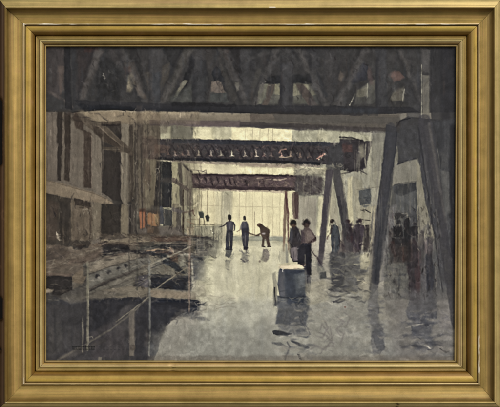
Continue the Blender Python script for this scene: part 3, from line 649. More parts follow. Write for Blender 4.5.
D([244.6,217.6, 244.8,219], 1.45, (56,52,54), .97, .35); S([242,224, 240.6,228.6], 1.4, (106,104,104), .85); S([240.8,229.4, 237,231.6], 1, (120,104,88), .8)
S([245.4,233, 245.2,246], .8, (126,120,116), .6); P([242,229, 248.6,229, 248.4,236, 242.6,236], (60,60,70), .6, .6); P([243.8,222, 246.6,222, 247.4,228, 243.6,228], (112,110,114), .5, .6)
P([242.6,247, 247.6,247, 247,250, 243,250], (62,58,66), .8, .5); P([242,252, 247,252, 247.4,262, 242.4,263], (122,120,112), .7, .9); S([241,259, 245,262, 248,260], 1.4, (84,80,82), .8)
# worker 3 (bending, with a hoe)
P([258.4,224.6, 260.6,223.6, 264,226, 268.6,229, 269.8,232.6, 269,238, 270.2,246.6, 268,247, 266,239.4, 264.8,239, 264,247, 262,246.6, 262.4,238, 260.6,234, 260.2,229], (80,68,60), .97, .4, .3, .1)
D([259.2,225], 1.75, (84,66,56), .97, .4); D([258.8,224.6], .9, (124,102,84), .6); S([260,234, 256,235.8, 250,233.4, 245,231.6], [1.6,1,.6,.5], (72,58,52), .9)
S([249,233.6, 254,235, 259,236], 1, (60,48,46), .8); S([262.6,233.4, 264.4,233.2], [1.2,1.7], (176,168,168), .7, .7); S([262,246.4, 265,246.8], 1, (58,50,50), .9); S([267.6,246.4, 270.8,246.6], 1, (58,50,50), .9)
S([266.6,227.6, 269.6,231], 1.2, (118,106,84), .5)
P([263,249, 268,249, 269,258, 266,262, 261,260], (118,110,104), .75, .8, .6); D([260,261.6], 1.1, (104,88,84), .8); S([264,250, 263,258], 1.4, (90,84,84), .7)
SC(225,249,233,262, 22, 1.1, 4, [(92,92,92),(150,148,124),(112,112,106)], .6, .3, .9, 85); SC(241,250,249,264, 22, 1.1, 4, [(104,102,100),(160,156,130),(84,82,86)], .6, .3, .9, 86)
SC(260,249,270,262, 20, 1.1, 4, [(104,98,94),(164,158,132),(124,118,110)], .6, .3, .9, 87); ST(224,250,272,300, 40, 1.8, [(150,148,126),(186,180,148),(136,134,120)], .35, 0, (.15,.45), 88, .9)
ST(276,250,300,262, 10, 1, [(120,118,106),(150,144,124)], .5, 0, (.3,.9), 89)
# fourth post reflections
P([281,250, 289,250, 289,268, 281,268], (150,146,126), .6, 1.2, .6, .1, 'v'); S([286,244, 287,256, 286.4,266], [1.6,2.6,1.4], (112,112,106), .7, .6)
# ================= two figures by the cart
P([292,227, 296,226, 299,229, 301,236, 303,244, 303,252, 298,262, 293,262, 290,256, 290,248, 289,240, 290,232], (54,50,56), .97, .45, .4, .1)
S([291.4,223.4, 293.6,221.8, 295.6,223.4], [3.4,4.2,3.4], (46,38,38), .95, .7, .5); P([290.4,224, 296.4,224, 295.6,227.4, 292,227.6], (84,66,56), .85, .5); SC(290.4,220,297,226, 14, 1, 2.4, [(36,30,32),(64,52,48)], .6, 0, 1.5, 90, .6)
P([290,228, 293,228, 293,238, 291,244, 289.6,242], (84,84,90), .6, .7); P([290.4,248, 297,247, 298,252, 297.6,260, 293,261, 291,256], (112,104,106), .9, .5, .4, .08)
P([288.6,240, 291,240, 291,256, 289,254], (98,92,84), .6, .8)
S([297.8,249, 299.2,248.4], .9, (176,174,170), .7, .6); S([298,251, 297.6,257], .7, (170,164,160), .6)
S([303.6,223, 306,221, 308.6,223], [3.4,4.6,3.4], (48,40,44), .95, .7, .5); P([303,223.6, 309.4,224, 308.4,227.6, 304,227.4], (70,58,56), .85, .5)
SC(302.6,219.4,310,226, 14, 1, 2.4, [(38,32,36),(68,56,54)], .6, 0, 1.5, 91, .6); S([306.4,225, 306.6,229], 2, (84,68,62), .8, .6)
P([304,228, 308,227, 311,230, 315,236, 316.4,240, 314,242, 311,243, 311,262, 310.6,274, 306.6,270, 303,262, 298,256, 301,244, 301.4,234], (96,84,82), .98, .45, .4, .08)
P([301.6,230, 304.6,228.6, 305,242, 302,246, 301,240], (76,66,72), .8, .6); P([306.6,230, 310,231, 313,238, 308,241, 306.6,236], (124,110,104), .6, .7)
S([315.4,238, 312,241, 308,243.4, 303,245], [2,1.6,1.2], (58,46,48), .9)
P([299,247, 303,243, 311,243, 311.4,262, 311,275.6, 307,273, 302,265, 297,264, 299,256], (46,46,58), .96, .6, .5, .1)
P([297,250, 303,247, 304,262, 298,263], (48,46,52), .7, .7); P([301,262, 306,264, 303,267, 300,265], (124,92,78), .7, .6)
S([309.6,248, 314,254, 318.6,260, 322,266.6], [1,1.2,1.5], (54,44,50), .9); S([316,256, 321,262], 1.6, (72,62,66), .8)
SC(290,229, 302,246, 16, .9, 5, [(38,36,42),(88,86,92),(64,58,60)], .6, PI2, .4, 77); SC(303,229, 314,243, 20, .9, 5, [(74,64,66),(136,122,114),(104,92,90)], .55, 1.2, .5, 78)
SC(298,246, 311,270, 24, 1, 6, [(34,34,44),(70,68,78),(52,50,60)], .55, PI2, .4, 79); S([301.6,231, 302,242], 1.4, (66,58,64), .7)
SC(278,271, 305,298, 40, 1.4, 7, [(56,62,74),(88,92,98),(74,76,84),(104,106,106)], .45, PI2, .6, 80); SC(278,264, 304,269, 14, .8, 7, [(176,164,138),(206,194,166)], .5, .1, .2, 81)
SC(331,226, 341,254, 22, .9, 5, [(62,64,74),(104,108,116),(80,84,94)], .5, PI2, .35, 82); SC(242,223, 248.4,246, 12, .7, 4, [(64,62,70),(112,110,112)], .5, PI2, .3, 83); SC(261,228, 269,240, 10, .7, 4, [(60,50,46),(104,90,76)], .5, 1, .5, 84)
S([308,262, 309,275], 2.4, (40,40,50), .9); D([308.4,275.6], 1.4, (40,38,44), .85)
# ================= white-topped cart
P([277.6,267, 282,265, 290,265.6, 297,264, 300,264, 304.6,267.6, 302,269.4, 283,269.6], (198,184,154), .97, .5, .4, .05)
P([276,264.6, 292,261.6, 297,263.6, 280,265.8], (178,170,138), .85, .6)
P([279.6,268.6, 284,270, 305,269.8, 305.4,292, 304,300, 280,300, 277.6,284], (64,70,84), .97, .6, .5, .07)
P([279,270, 284,270, 285,296, 279,296], (92,92,98), .7, 1, .5, .1, 'v'); P([285,272, 302,271, 302,288, 286,290], (50,58,74), .7, 1.6); P([298,276, 305,272, 306,290, 298,290], (96,100,104), .6, 1.2)
S([282.4,268.6, 282.5,271.6], 1, (190,186,176), .8); S([284,269.6, 304,269], .8, (52,54,66), .8)
P([304.6,268, 309,272, 311,284, 309,294, 305,290], (80,80,84), .8, .9); S([307,274, 308,286], 1.4, (50,50,58), .7)
P([272.6,274, 276,272, 277.6,290, 276,306, 273.4,306], (96,95,90), .5, .7, .7, .14, 'v'); S([274.6,288, 275,296, 276,305], [1.6,1,2], (50,50,54), .85)
# cart reflection
P([277,296, 304,294, 310,300, 309,312, 306,326, 290,326, 276,324, 277,310], (80,84,92), .9, 1.3, 1, .1)
P([286,290, 304,288, 304,306, 288,306], (52,60,76), .85, 2.4, 1)
P([284,304, 302,304, 304,322, 284,322], (86,88,92), .7, 2); SC(276,290, 310,326, 50, 1.4, 8, [(66,70,80),(110,110,108),(56,60,68),(92,94,98)], .5, PI2, .8, 35, .6)
P([278,325, 292,324, 306,328, 309,334, 300,336, 282,334], (112,112,112), .7, 1.2)
P([272,331, 276,330, 284,332, 292,333.6, 292,335.4, 280,336, 273,335], (62,64,70), .95, .6); S([272.6,343, 280,344, 287,347], [1.4,3.6,1.4], (92,94,96), .9, .6)
S([287,342, 290,347, 286,356, 285,360], [1.4,2,1], (88,88,92), .85, .5); S([292,341, 300,345, 308,348], [1.6,3,2.4], (74,76,82), .95, .5)
P([297,353.6, 300,354, 302,359, 299,358], (66,66,70), .9, .5); S([298,336, 306,337.4, 310,334], 1, (92,94,96), .7); S([280,337.4, 292,335], 1, (160,156,146), .7)
S([302,322, 308,328, 310,334], 1.4, (92,92,96), .6); S([284,341, 296,338], 2.2, (150,146,136), .6)
# scribbled reflections in the floor, centre right
for pts in ([320,330, 322,324, 326,330, 330,336, 324,342], [324,320, 328,328, 322,338, 316,336], [330,326, 332,340, 326,348], [318,332, 326,336, 334,344],
            [336,316, 344,322, 336,330, 342,338], [306,352, 316,346, 326,350], [320,354, 326,346, 334,346], [338,330, 344,334, 340,344], [344,312, 350,318, 346,326]):
    S(pts, [1,2,1.6,.8][:len(pts)//2], (112,108,106), .6, .6)
SC(306,300, 352,358, 40, 1.2, 9, [(120,116,112),(158,154,142),(104,102,102)], .4, .4, .9, 36, .6)
P([304,284, 326,280, 330,300, 308,306], (164,158,134), .5, 2)
# ================= fourth worker by column and group behind
P([331,225, 335,224, 338,227, 340,236, 340.6,248, 336,256, 332,256, 331,244, 330.4,232], (64,70,78), .97, .45, .4, .08)
D([331.6,220.8], 2.1, (60,48,46), .97, .4); D([332.6,220], 1.4, (48,38,38), .8); S([332,226, 331,232, 327.6,236.4], [2,1.6,1], (72,62,62), .9)
S([327.6,236, 326.8,239], 1.2, (92,76,72), .8); S([334.4,242, 334.2,255], 1.1, (126,122,112), .6, .5); P([332,226, 337,226, 338,236, 333,237], (84,88,92), .4, .8); P([338,236, 341,240, 342,246, 340,248], (52,48,54), .8, .6); S([341.6,242, 342,248], 2, (54,46,48), .8)
S([340.8,242, 340.4,247], .8, (190,182,150), .8)
for (x, y, r, c) in [(347.6,221.6,2.2,(58,44,46)), (360,220.6,2,(64,54,58)), (353,238,3,(60,50,56))]: D([x, y], r, c, .95, .5)
P([346,224, 350,223.6, 352.6,230, 353,242, 347,242, 346,234], (58,48,56), .95, .5, .5, .1); P([347,236, 353,236, 353,242, 348,243], (86,60,62), .7, .8)
P([353,228, 358,224, 363,225, 364.6,230, 363,242, 361,250, 354,252, 352,242], (66,58,68), .97, .5, .5, .1)
P([356,228, 360,228, 360,236, 357,238], (96,86,96), .6, .8); S([363,226, 367,232], 1.6, (64,54,62), .8); P([365,225, 369,225, 369.6,248, 364,251], (72,66,66), .9, .6, .5, .1, 'v')
P([365,230, 366.6,230, 366,238, 364.6,238], (190,180,150), .7, .5); S([359.6,244, 362,242, 365,243], 1.1, (160,152,138), .7); S([347,231, 350,234], 1.4, (130,120,126), .5)
S([354,250, 358,246, 364,244], 1.6, (60,50,60), .7); P([340,242, 346,243, 354,247, 362,250, 360,256, 346,256, 338,254], (92,84,84), .8, .9)
# reflections beneath the group
P([330,254, 362,252, 364,262, 368,270, 362,282, 358,292, 334,292, 330,276, 329,262], (88,88,88), .85, 1.6, 1.2, .12)
P([330,252, 344,252, 346,270, 342,288, 332,288, 331,268], (70,70,74), .85, 1.4, 1, .1)
SC(328,252, 368,296, 90, 1.6, 8, [(62,62,66),(110,108,102),(74,72,74),(150,146,122)], .5, .15, .35, 37, .6)
for y, x0, x1 in [(278,324,340),(286,334,352),(291,336,350),(296,330,344),(301,332,345)]: S([x0, y, (x0+x1)/2, y+1.2, x1, y-.6], [.8,2,.6], (62,62,68), .75, .6)
P([360,256, 368,252, 370,262, 366,270, 360,268], (166,160,130), .7, 1); P([356,276, 368,272, 368,290, 360,296], (150,144,124), .6, 1.6); S([358,280, 366,283], 1, (184,176,146), .7)
P([362,286, 369,284, 369,300, 362,300], (160,154,134), .6, 1.4)
P([316,262, 322,264, 325,270, 326,279, 320,280, 318,272], (110,110,104), .75, .9); P([320,272, 326,272, 326,279, 320,279], (78,80,82), .85, .7); S([319,266, 322,270], 1.2, (146,142,124), .6)
SC(318,284, 360,322, 50, 1.2, 10, [(152,146,130),(108,106,102),(128,124,116)], .45, .1, .5, 38, .6)
D([345,307], 1.1, (108,84,76), .8, .5); S([341,297, 345,294, 350,293], 1.4, (84,84,84), .7); S([334,302, 340,299, 345,299.6], 1.8, (72,72,76), .75)
# column reflection
P([369,298, 378,288, 378,300, 379,316, 380,324, 383,330, 384,346, 380,356, 373,352, 370,340, 373,330, 368,318, 368,306], (100,100,102), .85, 1, .9, .1)
P([371,332, 378,326, 384,334, 384,350, 378,352, 374,344], (86,88,94), .8, 1.2, .9, .08); P([378,296, 388,294, 390,318, 379,320], (142,138,124), .6, 1.4, 1, .08, 'v')
P([384,280, 396,280, 396,312, 386,316], (120,118,112), .6, 2)
# ================= crowd at right, reds and blacks
P([386,246, 400,240, 440,238, 452,260, 452,300, 400,300, 384,286], (96,94,92), .9, 1.4, 1, .12, 'v')
P([388,252, 400,258, 408,262, 410,284, 396,300, 384,300, 384,270], (112,110,102), .9, 1.6, 1, .12, 'h')
SC(386,258, 410,296, 50, 1.4, 7, [(136,132,112),(92,92,88),(74,76,78)], .5, .2, .4, 39, .6)
D([396,217.6, 397,222], 2.3, (46,46,46), .9, .7); P([395,214, 405,212, 408,215, 402,218, 396,217], (58,56,56), .9, .6); S([402,213.6, 407,213.6, 408,217.4, 404,219.6], [1,1.6,1], (158,152,134), .85, .5)
S([394,217, 395,223, 398,225.6], 1.2, (146,140,124), .8, .5); S([402,219, 402.6,226], 1.2, (128,122,108), .7, .6)
P([393,226, 402,226, 403,236, 394,237], (40,38,40), .97, .5, .5, .1); S([394,238, 398,239, 402,237], 1.2, (126,124,104), .7)
P([404,219, 409,217.6, 410,226, 416,226, 418,234, 410,238, 409,246, 404,246, 404,232], (40,40,44), .97, .6, .6, .1)
P([409,210, 416,208, 417,226, 410,226], (82,82,86), .8, 1, .5, .1, 'v')
S([410,235, 414,237, 418,236.6], 1.3, (158,154,138), .85, .5); S([409,236, 416,234.6], 2, (36,36,40), .8)
P([392,238, 406,238, 408,247, 398,247, 392,244], (44,40,42), .95, .6)
P([391,242, 394,240, 396,250, 398,257, 394,257, 391,250], (84,54,50), .9, .6); S([394,249, 395.4,254], 1, (150,136,124), .8)
P([397,248, 402,246, 408,246, 411,250, 410,258, 404,261, 398,257], (98,68,56), .95, .7); P([399,248, 406,246.6, 408,251, 402,252], (126,90,62), .7, .8); S([400,246.6, 405,246], 1, (150,136,110), .7)
D([408,258.4], .9, (164,152,144), .9, .5)
P([408,240, 414,238, 418,244, 420,262, 420,304, 415,305, 410,304, 409,280, 407,262], (74,56,58), .92, .8, .7, .1, 'v'); P([414,256, 421,250, 421,290, 417,292], (92,58,60), .7, .9, .7, .1, 'v')
P([408,262, 414,262, 416,305, 410,304], (54,48,56), .8, .8)
S([411,240, 411.6,246], 1.3, (164,152,136), .8); P([416,238, 422,232, 426,238, 422,248, 417,246], (150,142,122), .85, .6); S([419,252, 420,262, 419,266], [1.4,2,1], (146,138,130), .75, .5)
P([423,240, 430,238, 432,246, 431,256, 428,258, 424,252], (130,116,116), .92, .7, .6, .08); SC(416,222, 434,244, 40, 1.1, 6, [(164,156,132),(104,98,90),(84,80,78),(178,170,148)], .55, PI2, .5, 40)
S([423,230, 427,226, 430,232], 2, (112,108,102), .7, .7); S([428,224, 430,232], 1.6, (84,84,82), .6)
P([420,264, 426,256, 428,270, 430,292, 422,300], (104,100,106), .85, 1, .6, .1, 'v'); P([426,256, 432,254, 434,270, 433,300, 427,300], (54,56,68), .9, .8, .6, .1, 'v'); S([426.8,256, 427.6,296], 1.8, (52,54,66), .7)
P([433,252, 439,252, 446,290, 446,300, 434,300], (96,96,98), .85, 1, .6, .1, 'v'); S([435.6,262, 436,288], .8, (160,156,146), .7); S([440,264, 441,290], .7, (128,126,122), .5)
P([438,240, 444,260, 448,288, 443,284, 438,262], (84,84,90), .8, .9)
P([440,300, 450,290, 455,310, 455,330, 440,328], (112,108,108), .6, 2)
# big cool reflection lower right
P([409,300, 436,298, 438,316, 434,324, 430,336, 420,340, 412,334, 409,322, 406,312], (84,86,94), .92, 1, 1.2, .08)
P([416,304, 434,304, 432,326, 420,328, 410,320], (72,74,84), .6, 2, 1); P([402,322, 412,320, 418,322, 410,326], (104,104,106), .7, .8); P([410,332, 428,328, 432,338, 436,344, 428,348, 424,340], (96,98,104), .8, 1, 1)
S([406,328, 414,325, 424,324], 1.2, (150,146,138), .7); S([412,336, 420,338, 424,344], 1.4, (108,106,108), .6); S([424,346, 428,347, 431,349], 1.2, (176,170,158), .85, .4); S([428,350, 433,349, 436,344], 1.2, (74,74,82), .7)
S([440,349, 446,352, 449,351], [1,1.8,1], (64,62,64), .8); SC(400,310, 452,358, 70, 1.3, 9, [(104,102,106),(148,144,136),(120,116,114),(84,84,90)], .42, .1, .6, 41, .6)
P([412,288, 418,288, 416,304, 411,303], (70,60,68), .6, 1)
RP(278,304,312,358, 60, 6, 1.4, [(66,70,80),(120,118,112),(88,90,94),(140,136,126)], .6, 5)
RP(330,258,368,300, 70, 8, 1.3, [(58,58,62),(128,124,108),(80,80,82)], .6, 6)
RP(366,300,388,358, 40, 6, 1.3, [(84,84,90),(132,128,118),(104,103,104)], .6, 7)
RP(404,300,440,352, 80, 7, 1.5, [(72,74,84),(104,103,106),(132,128,122),(60,62,72)], .6, 8)
RP(380,262,412,300, 50, 7, 1.4, [(136,132,112),(84,84,84),(70,72,76),(110,106,98)], .6, 9)
RP(436,300,455,356, 20, 7, 1.4, [(92,90,92),(136,130,124)], .5, 10)
ST(384,206,450,300, 70, 1.5, [(60,56,60),(112,106,104),(84,70,70),(50,52,60),(140,132,120)], .45, 0, (.08,.3), 66)
SC(388,208,424,262, 60, 1.6, 5, [(44,42,46),(104,98,92),(72,60,58),(150,144,126)], .45, .8, 1, 67)
SC(342,218,368,252, 36, 1.3, 4, [(54,46,54),(110,100,104),(76,70,76)], .5, 1, .9, 68)
P([388,244, 414,242, 412,262, 394,262], (84,66,60), .4, 1.5)
# lower left: more incident
ST(50,300,148,358, 60, 2.6, [(80,78,80),(48,50,58),(92,88,86),(54,52,60)], .35, 0, (.15,.5), 69, 1)
SC(44,250,150,300, 90, 1.5, 12, [(136,126,110),(70,64,62),(98,92,86),(54,52,54)], .4, -.3, .3, 70, .5)
SC(100,234,200,258, 70, 1.1, 12, [(150,140,118),(54,50,52),(96,86,78),(36,38,44)], .55, .02, .1, 71)
SC(150,258,192,290, 50, 1.2, 10, [(120,112,98),(48,50,58),(80,74,72),(36,40,50)], .5, .3, .5, 72)
RP(150,300,204,320, 26, 8, 1.6, [(44,46,56),(96,92,90),(62,64,74)], .6, 11)
SC(196,296,236,312, 26, 1, 12, [(176,168,146),(124,116,104),(150,144,126)], .5, 0, .15, 73)
P([60,302, 92,306, 92,330, 60,326], (52,53,60), .5, 3); P([94,306, 126,304, 112,322, 94,330], (40,43,54), .6, 3)
P([140,304, 186,303, 170,318, 158,334, 140,330], (44,47,58), .6, 3)
P([408,244, 420,244, 421,305, 410,305], (62,56,60), .45, 2); P([390,244, 412,244, 410,262, 396,262], (66,56,54), .35, 2)
# more of the crowd, half lost in the gloom
for (x, y, h, w, c) in [(343.6,224,28,5,(58,52,56)), (351,225,27,5.6,(50,44,50)), (357.4,222,30,6,(56,50,54)), (366,226,26,4.6,(54,50,52)), (399,222,40,8,(44,42,44)), (407,220,46,7.6,(40,40,42)), (415,224,44,7,(46,42,46)), (421.6,232,40,6,(60,54,58)), (392,230,32,6,(56,50,50)), (430,234,36,6,(64,60,64))]:
    D([x, y], w*.27, c, .75, .6); P([x-w*.4,y+w*.42, x+w*.4,y+w*.42, x+w*.5,y+h*.4, x+w*.34,y+h, x-w*.34,y+h, x-w*.5,y+h*.4], c, .55, .8, .6, .12, 'v')
P([46,304, 150,300, 150,360, 46,360], (78,71,66), .26, 3, 2); P([150,302, 196,302, 170,322, 156,350, 150,340], (60,56,56), .3, 2, 1)
# cool and brown glazes over whole passages
P([44,110, 160,112, 160,236, 44,244], (70,64,54), .24, 2, 1); P([160,112, 200,130, 200,236, 160,240], (74,68,56), .2, 3, 1)
P([78,111, 200,112, 200,124, 100,124], (146,130,104), .35, 1.5, .6); P([250,112, 400,114, 400,132, 250,126], (66,61,58), .5, 2, 1); P([150,114, 260,115, 260,126, 150,124], (84,74,68), .3, 2, 1)
P([384,130, 458,120, 458,300, 384,300], (58,60,66), .26, 3, 1); P([44,246, 150,240, 150,300, 44,300], (78,70,60), .22, 4, 1)
P([44,44, 458,44, 458,110, 44,110], (60,62,68), .10, 2, 1)
SC(332,222,372,254, 70, 1.5, 6, [(52,46,52),(70,62,66),(46,44,50),(100,94,90)], .5, PI2, .25, 94, .6, 0, .2)
SC(386,222,436,300, 120, 1.7, 7, [(50,46,50),(66,58,60),(88,82,78),(42,42,48)], .42, PI2, .25, 95, .6, 0, .2)
P([384,291, 458,290, 458,312, 384,314], (104,101,98), .5, 4.5, 2); P([409,292, 436,292, 436,312, 409,312], (80,80,86), .5, 3, 1); P([366,286, 392,284, 392,306, 368,306], (116,113,106), .3, 4, 2)
P([281,272, 304,271, 304,296, 282,296], (80,85,92), .25, 2); P([294,274, 305,272, 305,294, 296,294], (108,114,114), .35, 1.6)
S([279,297, 292,298.4, 305,297], 1.3, (42,46,54), .6, .6); SC(272,296,312,304, 16, 1.2, 8, [(52,56,62),(120,120,112)], .6, 0, .3, 96)
# faint overall floor bottom edge
P([150,356, 458,356, 458,366, 150,366], (96,88,80), .4, 1.8)
DB(46,48,454,112, 900, 1.6, 6, PI2, .4, .5, .10, 1)
DB(46,112,200,262, 2200, 1.1, 4.5, PI2, .5, .35, .14, 2)
DB(156,138,372,168, 900, 1.1, 3.2, .4, .5, .8, .16, 3); DB(190,174,326,194, 450, .9, 2.6, .6, .5, .8, .14, 4)
DB(200,190,300,246, 260, .9, 5, PI2, .35, .12, .04, 5)
DB(292,120,456,262, 1500, 1.4, 5.5, PI2, .45, .25, .10, 6)
DB(46,234,212,300, 1600, 1.2, 5, .05, .5, .5, .13, 7)
DB(204,246,280,360, 300, 1.8, 8, PI2, .3, .25, .02, 8)
DB(300,250,456,360, 1300, 1.6, 6, .1, .4, .5, .06, 9)
DB(46,296,206,360, 700, 1.6, 7, PI2, .35, .5, .09, 10)
DB(384,204,450,300, 500, 1.3, 5, PI2, .5, .4, .14, 11)
P([44,112, 160,112, 160,246, 44,246], (92,72,54), .18, 2, 1)
# right-hand A-frame restated: far leg, near leg and the lighter wall beyond it
S([424,120, 437,190, 452,296, 456,326], [12,10.4,8.5,8], (62,61,67), .72, .8, .5, .08); S([429,124, 440,188, 446,222], [2.4,3,1.6], (98,95,92), .5, .9)
S([418.4,128, 428.4,196, 443,292], 1.2, (42,42,48), .6, .7); S([444,172, 449,212], 3.6, (92,92,90), .5, 1.3); S([436,210, 441,236], 1.6, (100,98,94), .4, .8)
S([391,128, 387,176, 381,236, 375.6,281], [11,10.4,9.6,8], (60,61,68), .62, .9, .5, .08); S([397,132, 392,180, 385,240], 1.1, (40,42,50), .5, .7); S([385,140, 377,220, 370,290], 1.1, (44,44,50), .45, .7)
S([330,172, 326,214, 320,264], [6.4,6,5], (72,68,74), .55, .7); S([337,172, 343,212, 349,250], [6,6.4,7], (70,68,72), .55, .7)
P([186,283, 204,284, 206,296, 190,298], (150,144,126), .4, 1.5); SC(186,298,206,313, 16, 1.4, 7, [(140,136,124),(52,54,62),(108,106,102)], .6, .1, .5, 97)
S5 = lambda p, w, c, al=1, *a, **k: S(p, w, c, al*.5, *a, **k)
# strut scaffolding (thin pale poles)
S5([87.6,262, 88,288, 87.4,350], [1.8,2.4,1.6], (124,120,104), .9, .5, .3, grain='v'); S5([88.6,290, 88.6,344], .7, (156,150,132), .6)
S5([82,322, 83,330, 82.4,352], [.8,2,1], (134,128,112), .7, .6); S5([83,316, 82.6,326], [.5,1.6], (150,144,126), .7)
S5([149.4,262, 149.8,292, 150,330, 149,356], [1.6,1.9,1.8,1.2], (120,120,114), .9, .45)
S5([148.2,268, 148.4,330], .6, (60,62,66), .6)
S5([189.8,238, 189.6,260, 189.4,288, 189,312], [2.2,1.8,1.4,1], (134,118,104), .9, .45)
S5([190.8,254, 190.4,300], .6, (66,60,60), .7)
S5([86,344, 110,330, 132,313, 149,297], [1.6,1.4], (104,100,92), .8, .5); S5([116,322, 149,297], .9, (140,134,116), .7)
S5([58,360, 72,352, 86,344], [2.4,1.2], (106,100,92), .6, .8)
S5([149.6,265, 164,258.6, 178,252.6, 190,247], [1.8,1.3], (142,136,120), .9); S5([152,268, 166,262, 180,255], .8, (58,56,58), .7)
S5([156,289, 168,280, 180,272, 186,268], [1,1.3,1], (132,124,106), .9)
# trousers of the pair by the cart
P([299.4,247, 305,246, 305.6,258, 303.6,266, 300,263.6, 298,257], (50,49,58), .85, .6); P([305,246, 311.2,245, 311.4,262, 310.6,275.6, 307.4,274, 306,262], (44,44,54), .9, .6)
S([305.2,255, 304.8,266], 1, (128,124,110), .6, .5); S([293.6,252, 293.2,261], .8, (66,62,66), .6, .5)
# accents: last darks and lights of the brush tip
for (x0,y0,x1,y1,n,l,a) in [(100,112,200,236,60,6,PI2),(46,196,104,250,26,6,PI2),(100,234,214,262,70,8,0),(140,254,194,290,36,8,.5),(384,206,440,300,60,6,PI2),(328,222,372,256,26,4,PI2),(160,142,326,160,60,3,.8),(192,176,320,190,36,3,.8),(60,112,136,122,10,8,.2),(84,50,400,106,60,6,1.2)]:
    SC(x0,y0,x1,y1,n,1.3,l*.9,[(38,36,38),(46,42,44)], .5, a, .3, int(x0+y0), .6, 0, .2)
for (x0,y0,x1,y1,n,l,a) in [(122,150,200,236,36,5,PI2),(72,200,104,244,12,5,PI2),(100,236,200,258,34,7,0),(46,248,100,276,16,9,-.2),(90,262,150,290,16,9,-.4),(192,236,212,280,22,3,PI2),(390,212,436,250,16,4,PI2),(166,148,330,158,16,2.4,.6),(200,178,300,188,14,2.4,.6)]:
    SC(x0,y0,x1,y1,n,.8,l*.9,[(160,150,130),(140,132,116)], .5, a, .25, int(x0+y1+5), .45, 0, .2)
# signature (dark, low left) and its touches
for x, l in [(72.6,2.2), (76,1.4), (78.6,3), (82.6,1.6), (85.4,2.4), (88.8,1.4), (91.4,3.4)]:
    sg = (38,39,38)
    S([x,347, x+l,346.8], .8, sg, .75, .35, .15); S([x+.2,349.5, x+l*.9,349.6], .8, sg, .6, .35, .15); S([x+.2,347, x,349.4], .7, sg, .45, .35, .15)
    if l > 2.1: S([x+l*.5,348.3, x+l,348.2], .7, sg, .5, .35, .15)
for x in (99, 103, 106.5, 110, 114, 118, 122, 126): S([x,347, x+1.8,347.2], .6, (52,52,56), .5, .4); S([x+.2,349.6, x+2,349.4], .6, (52,52,56), .45, .4)
P([98,357.4, 101.4,357.4, 101.4,360.6, 98,360.6], (118,112,100), .7, .8); S([104,356, 104,360.6], .8, (110,106,98), .6); S([87,338, 92,336.4, 93,338], .8, (140,134,118), .6)
# whole-sheet: one last wobble of the hand, aged warm tone, paper grain
def rewarp(ax):
    fx = np.clip(np.arange(NW)[None, :]+ax*RES*(.6*E1+.3*T2), 0, NW-1.001); fy = np.clip(np.arange(NH)[:, None]+ax*RES*(.6*E2+.5*T1), 0, NH-1.001)
    ix = fx.astype(int); iy = fy.astype(int); tx = (fx-ix)[..., None]; ty = (fy-iy)[..., None]
    return (IMG[iy, ix]*(1-tx)+IMG[iy, ix+1]*tx)*(1-ty)+(IMG[iy+1, ix]*(1-tx)+IMG[iy+1, ix+1]*tx)*ty
IMG[:] = rewarp(.2)
IMG[:] = IMG+.32*(IMG-blur(IMG, 9))+.10*(IMG-blur(IMG, 2))
lumi = IMG.mean(2, keepdims=True); IMG[:] = lumi+(IMG-lumi)*np.where(IMG[..., 2:] > IMG[..., :1], .60, .70)
IMG *= np.array([1.0, .996, .985])
IMG[:] = 100+(IMG-100)*1.16-1+7*np.clip((lumi-135)/40, 0, 1)
IMG *= (1+.030*GR+.006*T1+.008*T2+.014*TV+.010*TH)[..., None]
IMG[:] = np.clip(IMG, 22, 235)

# ================================================================ Blender scene
import bpy, bmesh, math, random
U = 0.002                                   # one sheet unit = 2 mm, the framed work is about one metre wide
CX, CY = 250.0, 203.5                       # centre of the work in sheet units
HZ = 1.5                                    # height of the work's centre on the wall
CAMD = 3.2                                  # viewing distance
scene = bpy.context.scene
col = bpy.context.collection
def V(x, y, h):
    """sheet units (x right, y down, h towards the viewer) -> metres on the wall"""
    return ((x-CX)*U, -h*U, HZ-(y-CY)*U)
def shrink(x, y, h):
    """centre-relative size of an edge that stands h proud, measured face-on with a ruler held 3.2 m away"""
    k = (CAMD-h*U)/CAMD
    return CX+(x-CX)*k, CY+(y-CY)*k
def nd(nt, t, **kw):
    n = nt.nodes.new(t)
    for k, v in kw.items(): setattr(n, k, v)
    return n
def mat(name):
    m = bpy.data.materials.new(name); m.use_nodes = True; nt = m.node_tree
    b = nt.nodes['Principled BSDF']; return m, nt, b
def link(me, name, m, parent=None):
    o = bpy.data.objects.new(name, me); col.objects.link(o)
    if m: me.materials.append(m)
    if parent: o.parent = parent
    return o
def lin(c):
    c = np.asarray(c, float)/255
    return np.where(c <= .04045, c/12.92, ((c+.055)/1.055)**2.4)

